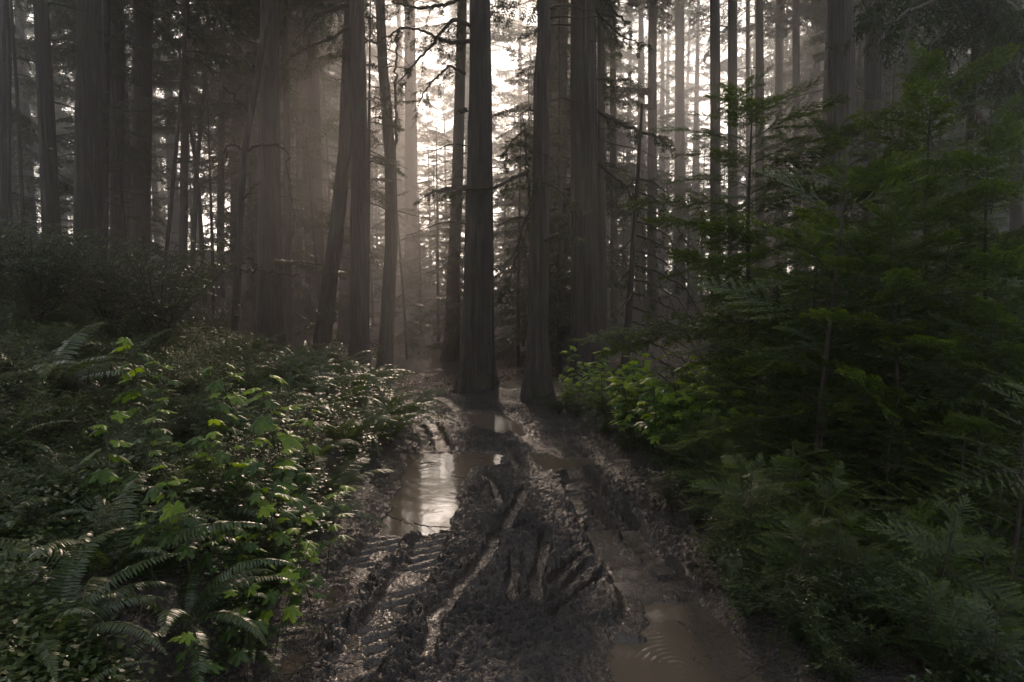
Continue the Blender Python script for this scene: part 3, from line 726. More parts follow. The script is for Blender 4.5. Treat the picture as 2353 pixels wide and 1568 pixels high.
# ------------------------------------------------------------------ sword fern
def frond(rng, L=1.0, up=62, arc=95, npin=34, pl=.105, pw=.017, lacy=False):
    t = np.linspace(0, 1, 24)
    th = np.radians(up-arc*t**1.25)
    dx = np.cos(th); dz = np.sin(th); s = L/23
    x = np.concatenate([[0], np.cumsum(dx[:-1])*s]); z = np.concatenate([[0], np.cumsum(dz[:-1])*s]); y = .04*L*np.sin(t*3+rng.random()*6)*t
    ax = np.stack([x, y, z], -1)
    k = np.arange(npin); tt = .12+.87*(k+.5)/npin
    B0 = np.stack([np.interp(tt, t, ax[:, i]) for i in range(3)], -1)
    T = nrm(np.stack([np.interp(tt, t, np.gradient(ax[:, i])) for i in range(3)], -1))
    out = []; side = nrm(np.cross(T, [0, 0, 1.0])); up_ = np.cross(side, T)
    prof = np.minimum(1, .45+(tt-.1)*4)*(1-((tt-.1)/.9)**2.6)*.92+.08
    for sg in (1, -1):
        d = nrm(side*sg+T*(.18+.5*tt[:, None]**3)-up_*(.22+.1*rng.random((npin, 1)))*1.0+rng.normal(0, .06, (npin, 3)))
        ln = pl*prof*(.9+.2*rng.random(npin)); w = np.full(npin, pw)
        nn = nrm(np.cross(d, T*sg)); sd_ = nrm(T+rng.normal(0, .15, (npin, 3))); sd_ = nrm(sd_-d*np.sum(sd_*d, -1, keepdims=True))
        tint = np.clip(.42+.3*tt**2+rng.normal(0, .08, npin), 0, 1)
        if lacy:   # each pinna is itself a little feather
            m = 9
            for j in range(m):
                f = (j+.6)/m
                for s2 in (1, -1):
                    P = B0+d*(ln*f)[:, None]; d2 = nrm(sd_*s2+d*.5)
                    out.append(leaves(P, d2, d, ln*.22*(1-f*.8)+.004, ln*.09, tint, .4))
        else:
            # blade in two bent pieces
            N = npin; V = np.zeros((N, 6, 3)); mid = B0+d*(ln*.5)[:, None]; d2 = nrm(d-up_*.35)
            V[:, 0] = B0+sd_*w[:, None]*.35; V[:, 1] = B0-sd_*w[:, None]*.35
            V[:, 2] = mid-sd_*w[:, None]*.5; V[:, 3] = mid+sd_*w[:, None]*.5
            V[:, 4] = B0+d*(ln*.5)[:, None]+d2*(ln*.5)[:, None]-sd_*.0015; V[:, 5] = V[:, 4]+sd_*.003
            b_ = (np.arange(N)*6)[:, None]
            Q = np.concatenate([b_+[[0, 1, 2, 3]], b_+[[3, 2, 4, 5]]])
            out.append((V.reshape(-1, 3), Q, np.repeat(tint, 6)))
    leaf = cat_geo(out)
    stem = tube(ax, np.linspace(.0045, .0012, 24), 4)
    return leaf, stem
def frond_mesh(name, rng, mat, **k):
    lf, st = frond(rng, **k)
    n0 = len(lf[0]); me = mk_mesh(name, np.concatenate([lf[0], st[0]]), [np.concatenate([lf[1], st[1]+n0])], mat, {"tint": np.concatenate([lf[2], st[2]+.45])})
    me.materials.append(M_RACH); mi = np.zeros(len(lf[1])+len(st[1]), np.int32); mi[len(lf[1]):] = 1
    me.polygons.foreach_set("material_index", mi); return me
rf = np.random.default_rng(77)
FR = [frond_mesh("frond", rf, M_FERN, L=1, up=rf.uniform(34, 62), arc=rf.uniform(65, 105), npin=38) for _ in range(6)]
FRD = [frond_mesh("frond", rf, M_DEADF, L=.8, up=25, arc=80, npin=30, pw=.012) for _ in range(2)]
LF = [frond_mesh("frond", rf, M_LADY, L=1, up=rf.uniform(50, 68), arc=rf.uniform(80, 110), npin=26, pl=.2, lacy=True) for _ in range(3)]
rp = random.Random(21)
def fern(x, Y, size, label, group, nf=13, kind="sword", name=None, z=None, azc=None):
    z = gz1(x, Y) if z is None else z
    root = ob(name or ("sword_fern" if kind == "sword" else "lady_fern"), None, loc=(x, Y, z-.03), rot=(0, 0, rp.random()*6.28))
    setp(root, label, "fern", group)
    src = FR if kind == "sword" else LF
    for i in range(nf):
        a = 2*math.pi*(i+.7*rp.random())/nf
        s = size*rp.uniform(.7, 1.15)
        ob("frond", src[rp.randrange(len(src))], root, (.02*math.cos(a), .02*math.sin(a), 0), (rp.uniform(-.25, .25), rp.uniform(-.25, .35), a), s)
    if kind == "sword" and rp.random() < .4:
        for i in range(2): ob("dead_frond", FRD[i], root, (0, 0, .02), (rp.uniform(-.3, .3), .2, rp.random()*6.28), size*.9)
    return root

HERO_FERNS = [  # u, v of the crown of roots, size, kind, label
    (95, 905, 1.15, "sword", "tall bluish-green sword fern drooping over the slope near the left edge"),
    (275, 850, .9, "sword", "sword fern just right of the tall bluish one on the left slope"),
    (40, 1260, 1.0, "sword", "dark sword fern half cut by the left edge at mid height"),
    (250, 1330, 1.15, "sword", "sword fern with a long glossy frond arching low over the lower left"),
    (110, 1490, 1.0, "sword", "sword fern in deep shade at the bottom left corner"),
    (420, 1440, .95, "sword", "glossy sword fern beneath the broad leaves, nearest the lower track edge"),
    (610, 1330, .8, "sword", "sword fern drooping over the bank edge beside the broad-leaved plants"),
    (560, 1500, .55, "sword", "small dark fern low on the bank foot near the bottom twigs"),
    (455, 1190, .75, "sword", "sword fern behind the nearest broad leaves with shiny pinnae"),
    (690, 1215, .7, "sword", "sword fern under the highest cluster of broad leaves"),
    (745, 1160, .72, "lady", "pale feathery fern arching out over the left edge of the track"),
    (720, 1060, .6, "lady", "lacy pale fern behind the broad-leaved plants"),
    (790, 1030, .75, "lady", "dark feathery fern on the bank above the big puddle"),
    (880, 960, .95, "sword", "large sword fern hanging over the track bend by the far puddle"),
    (800, 900, 1.05, "sword", "high dense sword fern crowning the bank below the dark straight redwood"),
    (740, 880, .9, "sword", "sword fern on the bank crest below the leaning redwood"),
    (850, 1010, .9, "sword", "sword fern spilling down to the upper left corner of the big puddle"),
    (690, 830, .85, "sword", "pale-tipped fern at the foot of the leaning redwood"),
    (1280, 935, .35, "sword", "little tuft of fern at the foot of the furrowed central redwood"),
]
placed = []
for u, v, s, kd, lb in HERO_FERNS:
    p = hit(u, v); s *= .72 if p[1] < 4.2 else 1
    fern(p[0], p[1], s, lb, None, nf=15 if kd == "sword" else 9, kind=kd); placed.append((p[0], p[1]))
for q in range(120):       # the ferny bank above the bend
    Y = rp.uniform(7.0, 14.8); dl = rp.uniform(.05, 2.4) if q < 85 else rp.uniform(2, 6)
    x = float(road_c(Y)-road_w(Y))-dl
    if 1176+F*x/Y < 640 and rp.random() < .85: continue
    if any((x-a)**2+(Y-b_)**2 < .16 for a, b_ in placed): continue
    placed.append((x, Y)); fern(x, Y, rp.uniform(.75, 1.1), "sword fern in the dense ferny bank left of the track bend", "sword ferns crowding the bank at the bend", nf=11)
for q in range(22):
    Y = rp.uniform(2.2, 4.6); dl = rp.uniform(.1, 2.6)
    x = float(road_c(Y)-road_w(Y))-dl
    if any((x-a)**2+(Y-b_)**2 < .2 for a, b_ in placed): continue
    placed.append((x, Y)); fern(x, Y, rp.uniform(.45, .8), "sword fern among the broad-leaved plants on the near left bank", "sword ferns on the near left bank", nf=10)

# ------------------------------------------------------------------ broad palmate leaves
def palmate(rng, s):
    lob = np.radians([0, 52, -52, 112, -112]); ln = [1, .88, .88, .6, .6]
    a = np.radians(np.linspace(-158, 158, 61)); r = np.full(len(a), .5)
    for c, L_ in zip(lob, ln):
        r = np.maximum(r, L_*np.clip(1-np.abs((a-c)/.56)**1.3, 0, 1)**.55*.98+.02)
    r = r*(1+.07*np.where(np.arange(len(a)) % 2, 1, -1))
    fold = .10*np.cos(a*6.9)
    droop = -.35*rng.random()-.12
    ring = []
    for f in (.45, 1.0):
        x, y = r*f*np.cos(a), r*f*np.sin(a)
        z = droop*(r*f)**2*1.0+fold*r*f*.7-.15*np.abs(y)*f
        ring.append(np.stack([x, y, z], -1))
    V = np.concatenate([[[0, 0, 0]], ring[0], ring[1]])*s; m = len(a)
    Q = [[0, 1+i, 2+i, 0] for i in range(0)]
    T3 = np.array([[0, 1+i, 2+i] for i in range(m-1)]); Q4 = np.array([[1+i, 1+m+i, 2+m+i, 2+i] for i in range(m-1)])
    return V, T3, Q4
def thimble(rng, H=.8, nl=8, s0=.085, young=.2):
    Vs, T3s, Q4s, tn, n0 = [], [], [], [], 0; wood = []
    lean = rng.uniform(-.35, .35, 2)
    t = np.linspace(0, 1, 10); ax = np.stack([lean[0]*H*t**1.5, lean[1]*H*t**1.5, H*t], -1)
    wood.append(tube(ax, .005*(1-.6*t)+.001, 5))
    for i in range(nl):
        f = .3+.7*(i+.5)/nl; az = i*2.4+rng.normal(0, .3)
        b0 = np.array([np.interp(f, t, ax[:, j]) for j in range(3)])
        pl_ = .13*(1.15-.5*f)*(.8+.5*rng.random()); d = np.array([math.cos(az), math.sin(az), .55])
        tip = b0+d*pl_; wood.append(tube([b0, b0+d*pl_*.5+[0, 0, .01], tip], [.0025, .002, .0016], 4))
        V, a3, a4 = palmate(rng, s0*(1.15-.35*f)*(.8+.45*rng.random()))
        pit = rng.normal(.28, .22)
        M = Matrix.Translation(Vector(tip)) @ Matrix.Rotation(az+rng.normal(0, .4), 4, 'Z') @ Matrix.Rotation(pit, 4, 'Y') @ Matrix.Rotation(rng.normal(0, .22), 4, 'X')
        M = np.array(M); V = V@M[:3, :3].T+M[:3, 3]
        Vs.append(V); T3s.append(a3+n0); Q4s.append(a4+n0); n0 += len(V)
        tn.append(np.full(len(V), np.clip(.38+rng.normal(0, .1)+(.5 if rng.random() < (.75 if i >= nl-2 else young) else 0), 0, 1)))
    me = mk_mesh("foliage", np.concatenate(Vs), [np.concatenate(T3s), np.concatenate(Q4s)], M_THIM, {"tint": np.concatenate(tn)})
    return me, as_mesh("stem", cat_geo(wood), M_RACH)
rt = np.random.default_rng(5)
TH = [thimble(rt, H=.75+.2*rt.random(), nl=9+int(3*rt.random()), s0=.118, young=.2) for _ in range(6)]
TY = [thimble(rt, H=.75, nl=14, s0=.1, young=.55) for _ in range(4)]
def broad(x, Y, s, label, group=None, src=None, z=None):
    src = src or TH
    root = ob("broad_leaved_plant", None, loc=(x, Y, (gz1(x, Y) if z is None else z)-.02), rot=(0, 0, rp.random()*6.28))
    setp(root, label, "plant", group); f, st = src[rp.randrange(len(src))]
    ob("foliage", f, root, scale=s); ob("stem", st, root, scale=s); return root
for u, v, Y, lb in [
    (650, 905, 4.9, "tallest broad-leaved plant, with bright yellow-green leaves at its top"),
    (430, 975, 4.8, "broad-leaved plant with raised bright leaves in the middle of the left slope"),
    (570, 1005, 4.6, "broad-leaved plant with grey-green leaf tops left of the tallest one"),
    (320, 1065, 4.3, "broad-leaved plant left of the main leafy cluster, large dull leaves"),
    (705, 1060, 4.7, "broad-leaved plant leaning out over the track edge beside the big puddle"),
    (625, 1085, 4.2, "broad-leaved plant in the heart of the left leafy cluster"),
    (515, 1070, 4.4, "broad-leaved plant behind the heart of the left leafy cluster"),
    (745, 1125, 4.4, "broad-leaved plant hanging last over the left edge of the mud"),
    (400, 1130, 4.0, "broad-leaved plant above the long glossy fern frond"),
    (295, 1150, 3.9, "broad-leaved plant with small bright leaf near the lower left ferns"),
    (585, 1165, 3.9, "broad-leaved plant beneath the leafy cluster, dark flat leaves"),
    (685, 1185, 3.9, "broad-leaved plant with drooping leaves above the left wheel track"),
    (235, 1190, 4.1, "outermost broad-leaved plant toward the left edge"),
    (480, 1205, 3.6, "low broad-leaved plant under the arching fern fronds"),
    (625, 1265, 3.5, "low broad-leaved plant with drooping shaded leaves above the mud"),
    (715, 1245, 3.8, "small broad-leaved plant dangling over the mud at the bank foot"),
    (350, 1290, 3.4, "shaded broad-leaved plant between the lower left ferns"),
    (560, 1335, 3.2, "dim broad-leaved plant at the foot of the near bank"),
    (470, 1440, 2.9, "lowest dim broad-leaved plant nearest the bottom of the left bank")]:
    p = at(u, v, Y); g = gz1(p[0], Y); broad(p[0], Y, max((p[2]-g)/.86, .45), lb)
for q in range(14):
    Y = rp.uniform(3.4, 6.0); x = float(road_c(Y)-road_w(Y))-rp.uniform(.15, 1.9)
    broad(x, Y, rp.uniform(.7, 1.05), "broad-leaved plant mixed with ferns on the left bank", "broad-leaved plants on the left bank")
for q in range(104):      # the bright leafy patch right of the track
    Y = rp.uniform(7.0, 12.3) if q < 64 else rp.uniform(6.9, 9.3); x0 = float(road_c(Y)+road_w(Y)); x = x0+.12+rp.random()**1.2*(2.3 if q < 64 else 1.7)
    if Y > 11.8 and x < 1.2: continue
    broad(x, Y, rp.uniform(.75, 1.12), "bright green broad-leaved plant in the leafy patch at the right bend", "bright broad-leaved plants right of the track", TY if rp.random() < .6 else TH)

# ------------------------------------------------------------------ hemlock and redwood saplings
def sap(rng, H, R, nb, L0=1.0, fine=1.0, droopy=.25):
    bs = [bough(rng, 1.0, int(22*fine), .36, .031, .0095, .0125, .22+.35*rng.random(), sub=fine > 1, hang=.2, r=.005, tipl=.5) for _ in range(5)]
    Ls, Ws = [], []
    for i in range(nb):
        h = (i+rng.random()*.8)/nb; z = H*(.06+.92*h)
        s = R*(np.sqrt(max(1-h, 0))*.85+.12)*(.45+.75*rng.random()**.8)*min(1, .6+2*h)
        M = placeM((0, 0, z), i*2.4+rng.normal(0, .4), math.radians(rng.normal(14+26*h, 11)), rng.normal(0, .3), s)
        lg, wg = bs[rng.integers(5)]; Ls.append(xf(lg, M)); Ws.append(xf(wg, M))
    lg, wg = bs[0]; M = placeM((0, 0, H*.9), 0, math.radians(80), 0, H*.12); Ls.append(xf(lg, M))
    t = np.linspace(0, 1, 12); st = tube(np.stack([.02*H*np.sin(t*5+rng.random()*6)*t, .02*H*np.cos(t*4)*t, H*t], -1), .004+H*.0085*(1-t), 7)
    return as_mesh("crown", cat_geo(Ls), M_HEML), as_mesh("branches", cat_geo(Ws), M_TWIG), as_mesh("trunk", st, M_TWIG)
rs2 = np.random.default_rng(9)
BIGS = [sap(rs2, 4.4, 1.75, 74, fine=1.05) for _ in range(3)]
SMALLS = [sap(rs2, 1.8, 1.05, 38, fine=1.0) for _ in range(5)]
def sapling(u, v, Y, label, big=False, s=1.0, group=None, i=None, wid=None):
    p = at(u, v, Y); g = gz1(p[0], Y); H = max(p[2]-g, .5)
    src = BIGS if big else SMALLS; k = rp.randrange(len(src)) if i is None else i; H0 = 4.4 if big else 1.8
    root = ob("hemlock_sapling", None, loc=(p[0], Y, g-.03), rot=(rp.uniform(-.06, .06), rp.uniform(-.08, .04), rp.random()*6.28))
    setp(root, label, "sapling", group); sz = H/H0; sx = (wid if wid else sz)*s
    sc3 = (sx, sx, sz)
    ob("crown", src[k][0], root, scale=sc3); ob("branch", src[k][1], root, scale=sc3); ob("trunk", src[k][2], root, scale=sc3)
for a in [
    (1775, 150, 8.2, "tall sapling with a thin bare leader in front of the broad right redwood", True, 1.1),
    (2175, 95, 6.6, "tallest sapling of the right thicket, its top below the hanging dark boughs", True, 1.15),
    (1990, 250, 7.6, "tall dense sapling between the two highest saplings of the thicket", True, 1.0),
    (2340, 230, 5.6, "tall sapling cut by the right edge", True, 1.0),
    (2110, 420, 5.4, "mid-height sapling with bright fresh tips in front of the tallest one", True, 1.2),
    (1880, 560, 6.4, "mid-height sapling before the dark stem of the left tall one", True, 1.1),
    (1745, 560, 9.6, "sapling reaching over the track side behind the bright leafy patch", True, 1.15),
    (1665, 690, 12.5, "hazy sapling farthest along the right side with sagging boughs", True, 1.0),
    (2270, 620, 4.8, "shaded mid-height sapling near the right edge", True, 1.1),
    (1560, 880, 8.4, "small dark-stemmed sapling inside the bright leafy patch", False, .75),
    (1640, 850, 7.4, "slim sapling right of the bright leafy patch", False, .8),
    (1760, 800, 6.5, "slender pale-stemmed sapling with upswept tips mid right", False, 1.25),
    (1900, 860, 5.6, "sapling with long level boughs below the mid-height ones", False, 1.3),
    (2050, 900, 5.0, "sapling with arching yellow-green twigs right of the pale-stemmed one", False, 1.3),
    (2200, 960, 4.4, "dark sapling below the right edge thicket", False, 1.25),
    (1700, 1010, 6.2, "low sapling bordering the mud beyond the right ruts", False, 1.3),
    (1790, 1060, 5.3, "low bushy sapling overhanging the right rut bank", False, 1.3),
    (1940, 1110, 4.6, "low sapling with pale needles right of the near puddle", False, 1.3),
    (2090, 1180, 4.0, "low sapling spreading over the lower right bank", False, 1.35),
    (2260, 1220, 3.6, "low sapling touching the right edge", False, 1.3),
    (1830, 1240, 4.5, "knee-high sapling just above the near puddle", False, 1.1),
    (1960, 1330, 3.7, "knee-high sapling with long shiny sprays at lower right", False, 1.4),
    (2130, 1390, 3.2, "nearest sapling at the bottom right, glossy needles", False, 1.4),
    (2300, 1440, 3.0, "nearest sapling in the bottom right corner", False, 1.4)]:
    sapling(*a)
for q in range(24):
    Y = rp.uniform(3.4, 12); x0 = float(road_c(Y)+road_w(Y)); x = x0+rp.uniform(1.0, 1.2+Y*.45); u = 1176+F*x/Y
    if u > 2480 or u < 1700: continue
    sapling(u, 784-(-.9-EYE+rp.uniform(.9, 2.2)+.0)*0+0, Y, "x", False, 1.0) if False else None
    g = gz1(x, Y); root = ob("hemlock_sapling", None, loc=(x, Y, g-.03), rot=(rp.uniform(-.08, .08), rp.uniform(-.1, .05), rp.random()*6.28))
    setp(root, "leafy hemlock sapling packed into the dark thicket right of the track", "sapling", "saplings packed in the right thicket")
    H = rp.uniform(.9, 1.9) if rp.random() < .6 else rp.uniform(2, 3.2); k = rp.randrange(5); sz = H/1.8
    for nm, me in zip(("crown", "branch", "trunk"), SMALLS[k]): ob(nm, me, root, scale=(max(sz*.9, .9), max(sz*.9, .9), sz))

# ------------------------------------------------------------------ huckleberry shrubs
def shrub(rng, H=1.6, ns=18, nt=18, leaf=.04):
    wood, P, D, S = [], [], [], []
    for i in range(ns):
        az = rng.random()*6.28; sp = rng.uniform(.15, .55); t = np.linspace(0, 1, 7)
        ax = np.stack([np.cos(az)*sp*H*t**1.4, np.sin(az)*sp*H*t**1.4, H*t*rng.uniform(.6, 1)*(1-.15*t)], -1)
        wood.append(tube(ax, .008*(1-.7*t), 4))
        f = rng.uniform(.2, 1, nt); B0 = np.stack([np.interp(f, t, ax[:, j]) for j in range(3)], -1)
        a2 = rng.random(nt)*6.28; dd = nrm(np.stack([np.cos(a2), np.sin(a2), rng.normal(.15, .25, nt)], -1)); ln = rng.uniform(.12, .38, nt)
        B1 = B0+dd*ln[:, None]; wood.append(twigs(B0, B1, .002, .001))
        for j in range(11):
            ff = ((j+.5)/11)
            for sg in (1, -1):
                P.append(B0+(B1-B0)*ff); sd_ = nrm(np.cross(dd, [0, 0, 1.0]))
                d = nrm(dd*.5+sd_*sg+rng.normal(0, .25, (nt, 3))); s = nrm(np.cross(d, [0, 0, 1.0])+rng.normal(0, .3, (nt, 3)))
                D.append(d); S.append(nrm(s-d*np.sum(s*d, -1, keepdims=True)))
    P, D, S = map(np.concatenate, (P, D, S)); N = len(P)
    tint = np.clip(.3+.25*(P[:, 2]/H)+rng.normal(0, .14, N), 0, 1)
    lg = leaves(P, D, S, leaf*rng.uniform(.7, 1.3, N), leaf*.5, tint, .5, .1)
    return as_mesh("foliage", lg, M_HUCK), as_mesh("stem", cat_geo(wood), M_TWIG)
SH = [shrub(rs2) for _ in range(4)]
SP_ = []
for q in range(120):
    Y = rp.uniform(8.5, 19); x = float(road_c(Y)-road_w(Y))-rp.uniform(2.6, 11)
    u = 1176+F*x/Y
    if u < -200 or any((x-a)**2+(Y-b_)**2 < .55 for a, b_ in SP_): continue
    if u > 500 and Y < 12: continue
    SP_.append((x, Y)); root = ob("huckleberry_shrub", None, loc=(x, Y, gz1(x, Y)-.05), rot=(0, 0, rp.random()*6.28))
    setp(root, "grey-green small-leaved shrub in the thicket on the upper left slope", "shrub", "small-leaved shrubs on the upper left slope")
    f, st = SH[rp.randrange(4)]; s = rp.uniform(.75, 1.25)*(1 if u < 420 else .6)
    ob("foliage", f, root, scale=s); ob("stem", st, root, scale=s)

def low_variant(me_st):
    f = me_st[0].copy(); f.materials.clear(); f.materials.append(M_COVER); return f, me_st[1]
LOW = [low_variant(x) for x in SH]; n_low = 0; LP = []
for q in range(900):
    Y = 3.6*(13/3.6)**rp.random(); x = float(road_c(Y)-road_w(Y))-.35-rp.random()*(1.5+Y*.62)
    if 1176+F*x/Y < -120 or n_low >= 210 or (1176+F*x/Y > 640 and Y > 6.5): continue
    if any((x-a)**2+(Y-b_)**2 < .05+.004*Y for a, b_ in LP): continue
    LP.append((x, Y)); n_low += 1
    root = ob("small_leafy_plant", None, loc=(x, Y, gz1(x, Y)-.03), rot=(rp.uniform(-.2, .2), rp.uniform(-.1, .3), rp.random()*6.28))
    setp(root, "low bushy small-leaved plant in the carpet of the left slope", "plant", "low small-leaved plants on the left slope")
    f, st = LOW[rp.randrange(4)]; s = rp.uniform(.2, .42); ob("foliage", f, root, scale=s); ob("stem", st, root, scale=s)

for q in range(150):
    Y = 3.0*(12/3.0)**rp.random(); x = float(road_c(Y)+road_w(Y))+.02+rp.random()*(.5+Y*.16)
    if any((x-a)**2+(Y-b_)**2 < .03+.003*Y for a, b_ in LP): continue
    LP.append((x, Y)); root = ob("small_leafy_plant", None, loc=(x, Y, gz1(x, Y)-.03), rot=(rp.uniform(-.1, .2), rp.uniform(-.35, .1), rp.random()*6.28))
    setp(root, "low bushy small-leaved plant along the right edge of the track", "plant", "low small-leaved plants edging the track on the right")
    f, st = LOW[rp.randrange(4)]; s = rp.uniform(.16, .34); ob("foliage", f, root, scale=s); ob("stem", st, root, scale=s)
for q in range(34):
    Y = 3.4*(10/3.4)**rp.random(); x = float(road_c(Y)+road_w(Y))+.25+rp.random()*.9
    root = ob("hemlock_sapling", None, loc=(x, Y, gz1(x, Y)-.03), rot=(rp.uniform(-.1, .1), rp.uniform(-.3, .05), rp.random()*6.28))
    setp(root, "knee-high hemlock seedling leaning over the right edge of the track", "sapling", "hemlock seedlings edging the track on the right")
    s = rp.uniform(.28, .5); k = rp.randrange(5)
    for nm, me in zip(("crown", "branch", "trunk"), SMALLS[k]): ob(nm, me, root, scale=(s*1.15, s*1.15, s))

# ------------------------------------------------------------------ ground cover and litter
rc = np.random.default_rng(3)
def scatter(N, ymin, ymax, dmax, side=-1, pw=1.0, thr=.42):
    Y = ymin*(ymax/ymin)**rc.random(N); d = dmax*rc.random(N)**pw*np.minimum(1, .25+Y/8)
    x = road_c(Y)+side*(road_w(Y)+.12+d)
    m = fbm(x*1.6+11, Y*1.6, 3, 91) > thr+.12*rc.random(N)
    return x[m], Y[m]
x, Y = scatter(420000, 2.2, 18, 11.0, thr=.32)
N = len(x); hgt_ = (.03+.22*rc.random(N)**1.6)*(.4+1.2*vnoise(x*2.3, Y*2.3, 93))
P = np.stack([x, Y, gz(x, Y)+hgt_], -1); a = rc.random(N)*6.28
D = nrm(np.stack([np.cos(a), np.sin(a), rc.normal(0, .3, N)], -1)); S = nrm(np.cross(D, [0, 0, 1.0])+rc.normal(0, .25, (N, 3)))
sz = .014+.012*rc.random(N)+.0016*Y
tn = np.clip(.25+.5*fbm(x*.9, Y*.9, 3, 95)+rc.normal(0, .13, N), 0, 1)
setp(ob("ground_cover", as_mesh("ground_cover", leaves(P, D, S, sz*1.5, sz, tn, .5, .1), M_COVER)), "low creeping leaves covering the left slope", kind="stuff")
x, Y = scatter(60000, 2.4, 14, 5.0, side=1, thr=.4)
N = len(x); P = np.stack([x, Y, gz(x, Y)+.02+.12*rc.random(N)], -1); a = rc.random(N)*6.28
D = nrm(np.stack([np.cos(a), np.sin(a), rc.normal(0, .3, N)], -1)); S = nrm(np.cross(D, [0, 0, 1.0])+rc.normal(0, .25, (N, 3))); sz = .014+.01*rc.random(N)+.001*Y
setp(ob("ground_cover", as_mesh("ground_cover", leaves(P, D, S, sz*1.5, sz, np.clip(rc.normal(.3, .15, N), 0, 1), .5, .1), M_COVER)), "low dark leaves under the right thicket", kind="stuff")
N = 9000; Y = 2.4*(15/2.4)**rc.random(N); x = road_c(Y)+(rc.random(N)*2-1)*road_w(Y)*1.05; a = rc.random(N)*6.28; ln = .012+.035*rc.random(N)**2
jr = np.searchsorted(rows, Y).clip(0, len(rows)-1); jc = ((x-road_c(rows[jr]))/(road_w(rows[jr])+.62)*.5+.5); jc = np.clip((jc*(len(cols)-1)).round().astype(int), 0, len(cols)-1)
P0 = np.stack([x, Y, Z[jr, jc]+.004], -1); ok = np.ones(N, bool)
P1 = P0+np.stack([np.cos(a)*ln, np.sin(a)*ln, .008*rc.random(N)], -1)
setp(ob("wood_debris", as_mesh("wood_debris", twigs(P0, P1, .0022, .0014), M_WOOD)), "bits of bark and twig trodden into the mud", kind="stuff")
# litter of needles and twiglets along both edges of the track and on the forest floor
lx, lY = [], []
for side in (-1, 1):
    N = 16000; Y = 2.3*(16/2.3)**rc.random(N); d = -.25+1.6*rc.random(N)**1.5; lx.append(road_c(Y)+side*(road_w(Y)+d)); lY.append(Y)
x, Y = np.concatenate(lx), np.concatenate(lY); N = len(x); a = rc.random(N)*6.28; ln = .02+.05*rc.random(N)**2
P0 = np.stack([x, Y, gz(x, Y)+.012+.02*rc.random(N)], -1); P1 = P0+np.stack([np.cos(a)*ln, np.sin(a)*ln, .012*rc.normal(size=N)], -1)
setp(ob("forest_litter", as_mesh("forest_litter", twigs(P0, P1, .0016, .001), M_WOOD)), "fallen needles and twiglets strewn along the track edges", kind="stuff")

x = rc.uniform(-30, 30, 90000); Y = 14+42*rc.random(90000)**1.3; m = (np.abs(x)/Y < .85) & (fbm(x*.5, Y*.5, 3, 97) > .42); x, Y = x[m], Y[m]; N = len(x)
P = np.stack([x, Y, gz(x, Y)+.02+.25*rc.random(N)**2], -1); a = rc.random(N)*6.28
D = nrm(np.stack([np.cos(a), np.sin(a), rc.normal(.1, .35, N)], -1)); S = nrm(np.cross(D, [0, 0, 1.0])+rc.normal(0, .25, (N, 3))); sz = .03+.05*rc.random(N)
setp(ob("undergrowth", as_mesh("undergrowth", leaves(P, D, S, sz*2.2, sz*.7, np.clip(rc.normal(.4, .2, N), 0, 1), .5, .1), M_DEADF)), "brown dead leaves and low growth on the forest floor behind the track bend", kind="stuff")
# ------------------------------------------------------------------ moss mound, stump, logs, sticks
def fuzz(P, Nn, l_, rng, n):
    i = rng.integers(len(P), size=n); d = nrm(Nn[i]+rng.normal(0, .45, (n, 3))); s = nrm(np.cross(d, rng.normal(size=(n, 3))))
    return leaves(P[i]+rng.normal(0, .012, (n, 3)), d, s, l_*(.5+rng.random(n)), l_*.35, np.clip(rng.normal(.5, .2, n), 0, 1))
def mound(u, v, sx, sy, sz_, label, name="moss_mound"):
    p = hit(u, v); a, e = np.meshgrid(np.linspace(0, 2*np.pi, 33)[:-1], np.linspace(0, np.pi/2, 14)); rr_2 = 1+.25*(fbm(np.cos(a)*2+5, np.sin(a)*2+e, 3, 7)-.5)
    V = np.stack([sx*np.cos(e)*np.cos(a)*rr_2, sy*np.cos(e)*np.sin(a)*rr_2, sz_*np.sin(e)*rr_2-.1], -1); Nn = nrm(V/np.array([sx*sx, sy*sy, sz_*sz_])).reshape(-1, 3)
    r_, c_ = a.shape; V = V.reshape(-1, 3); i = np.arange(r_-1)[:, None]*c_; j = np.arange(c_)[None]; k = (j+1) % c_
    Q = np.stack([i+j, i+k, i+c_+k, i+c_+j], -1).reshape(-1, 4)
    g = cat_geo([(V, Q, np.full(len(V), .45)), fuzz(V, Nn, .03, rc, 9000)])
    o = ob(name, as_mesh(name, g, M_MOSS), loc=(p[0], p[1], gz1(p[0], p[1]))); setp(o, label, "moss mound"); return o
mound(375, 765, .65, .4, .32, "bright yellow-green mossy hump on the left slope")
mound(300, 735, .35, .3, .2, "smaller mossy hump behind the bright one on the left slope")
mound(490, 1140, .25, .22, .3, "dark mossy hump under the broad leaves of the left bank")

